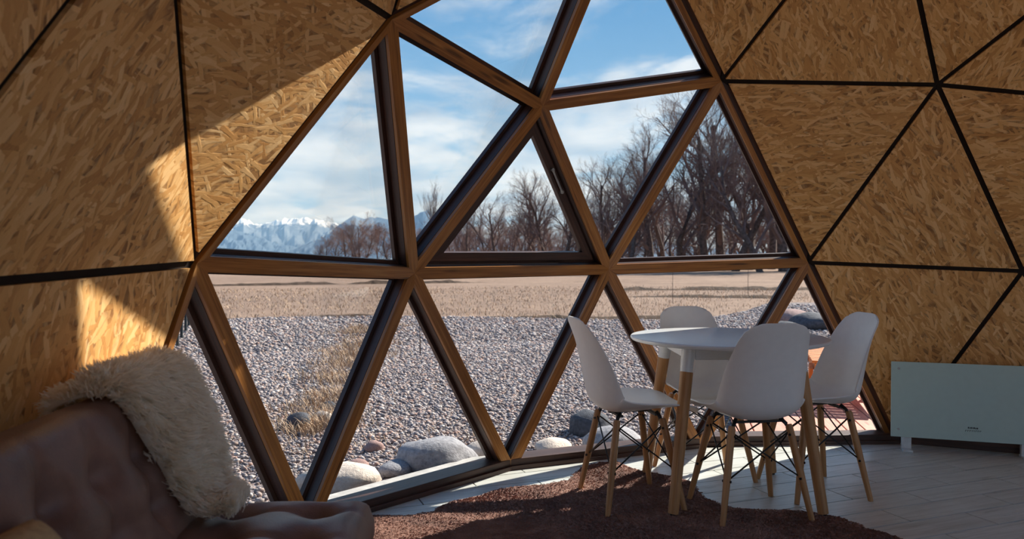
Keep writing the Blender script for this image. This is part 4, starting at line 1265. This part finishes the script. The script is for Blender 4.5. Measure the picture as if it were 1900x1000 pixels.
LABL = 'brown bare grove in front of the mountains'
for k, (px, s) in enumerate([(590, .8), (606, 1.05), (622, 1.3), (640, 1.45), (655, 1.6), (668, 1.75), (682, 1.6), (700, 1.45), (716, 1.5), (735, 1.3), (752, 1.45), (770, 1.35), (790, 1.2), (805, 1.25)]):
    place_th(k % 2, gxy(px, 150 + rng.uniform(-8, 14)), s, rng.uniform(0, 6.3), LABL, 'grove in front of the mountains')
pop = make_tree(51, 14.5, .42, .2, name='poplar', upright=1.6, fork=.05, nb=(16, 6, 5, 4)); p = gxy(822, 150)
pop.location = (p.x, p.y, ZG); tag(pop, 'single slender poplar rising above the brown grove', 'tree')
p = gxy(664, 148); pop2 = copy_tree(pop); pop2.location = (p.x, p.y, ZG); pop2.scale = (.62, .62, .56); pop2['label'] = 'small upright tree poking out of the grove in front of the mountains'

# ------------------------------------------------------------------ mountains
def range_mesh(name, prof_px, dist, depth, mat, label, seed, amp):
    """a rugged range: crest heights given as photo columns and elevation angles, built as a body with depth"""
    from mathutils import noise
    xs = [p[0] for p in prof_px]; hs = [p[1] for p in prof_px]
    nx, nd = 220, 40; V = []; Fc = []
    for j in range(nd + 1):
        t = j / nd      # 0 foot near, .5 crest, 1 far foot
        for i in range(nx + 1):
            px = xs[0] + (xs[-1] - xs[0]) * i / nx; pos = gxy(px, dist + (t - .5) * depth)
            hcrest = catmull(xs, hs, px) / 1417 * dist
            k = 1 - abs(2 * t - 1); k = k ** .9
            ridg = 1 - abs(noise.noise(Vector((px * .022, t * 5, seed)))) * 1.3
            z = hcrest * k * (1 - .32 * (1 - k) * (1 - ridg) * 2) + amp * k * (1 - k * .75) * noise.fractal(Vector((px * .06, t * 7, seed)), 1., 2., 5)
            if abs(t - .5) < .02: z = hcrest + amp * .22 * noise.fractal(Vector((px * .12, 0, seed)), 1., 2., 4)
            V.append((pos.x, pos.y, max(z, -2) + CAM.z))
    for j in range(nd):
        for i in range(nx):
            a = j * (nx + 1) + i; Fc.append((a, a + 1, a + nx + 2, a + nx + 1))
    o = mesh(name, V, Fc, mat, smooth=False); tag(o, label, 'mountain'); return o
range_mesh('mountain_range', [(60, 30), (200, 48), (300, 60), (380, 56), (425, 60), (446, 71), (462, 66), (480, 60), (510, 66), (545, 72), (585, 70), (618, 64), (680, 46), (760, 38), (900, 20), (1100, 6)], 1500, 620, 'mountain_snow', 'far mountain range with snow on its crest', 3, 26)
range_mesh('mountain_range', [(500, 0), (560, 22), (600, 38), (630, 60), (655, 76), (672, 72), (690, 76), (715, 72), (740, 68), (765, 74), (788, 88), (810, 76), (850, 50), (920, 34), (1010, 24), (1150, 24), (1215, 34), (1260, 22), (1400, 12), (1600, 4)], 1050, 420, 'mountain_haze_rock', 'nearer dark blue grey mountain ridge behind the grove', 8, 18)
range_mesh('mountain_range', [(60, 14), (300, 24), (380, 40), (430, 50), (470, 40), (520, 26), (600, 12), (680, 0)], 1150, 300, 'mountain_haze_rock', 'low blue grey foothill in front of the snowy range', 5, 16)

# ------------------------------------------------------------------ valley haze in front of the mountains
hz = MB(); corners = [gxy(-900, 330), gxy(2800, 330), gxy(2800, 2600), gxy(-900, 2600)]
V = [(p.x, p.y, -1) for p in corners] + [(p.x, p.y, 190) for p in corners]
hz = mesh('valley_haze', V, [(0, 3, 2, 1), (4, 5, 6, 7), (0, 1, 5, 4), (1, 2, 6, 5), (2, 3, 7, 6), (3, 0, 4, 7)], None)
m = bpy.data.materials.new('haze'); m.use_nodes = True; t = NT(m.node_tree); t.n.remove(t.n['Principled BSDF'])
vsn = t.node('ShaderNodeVolumeScatter'); vsn.inputs['Color'].default_value = (.30, .55, .95, 1); vsn.inputs['Density'].default_value = .0007
t.l.new(vsn.outputs[0], t.n['Material Output'].inputs['Volume']); hz.data.materials.append(m)
tag(hz, 'blue haze hanging over the valley before the mountains', 'haze', kind='stuff')
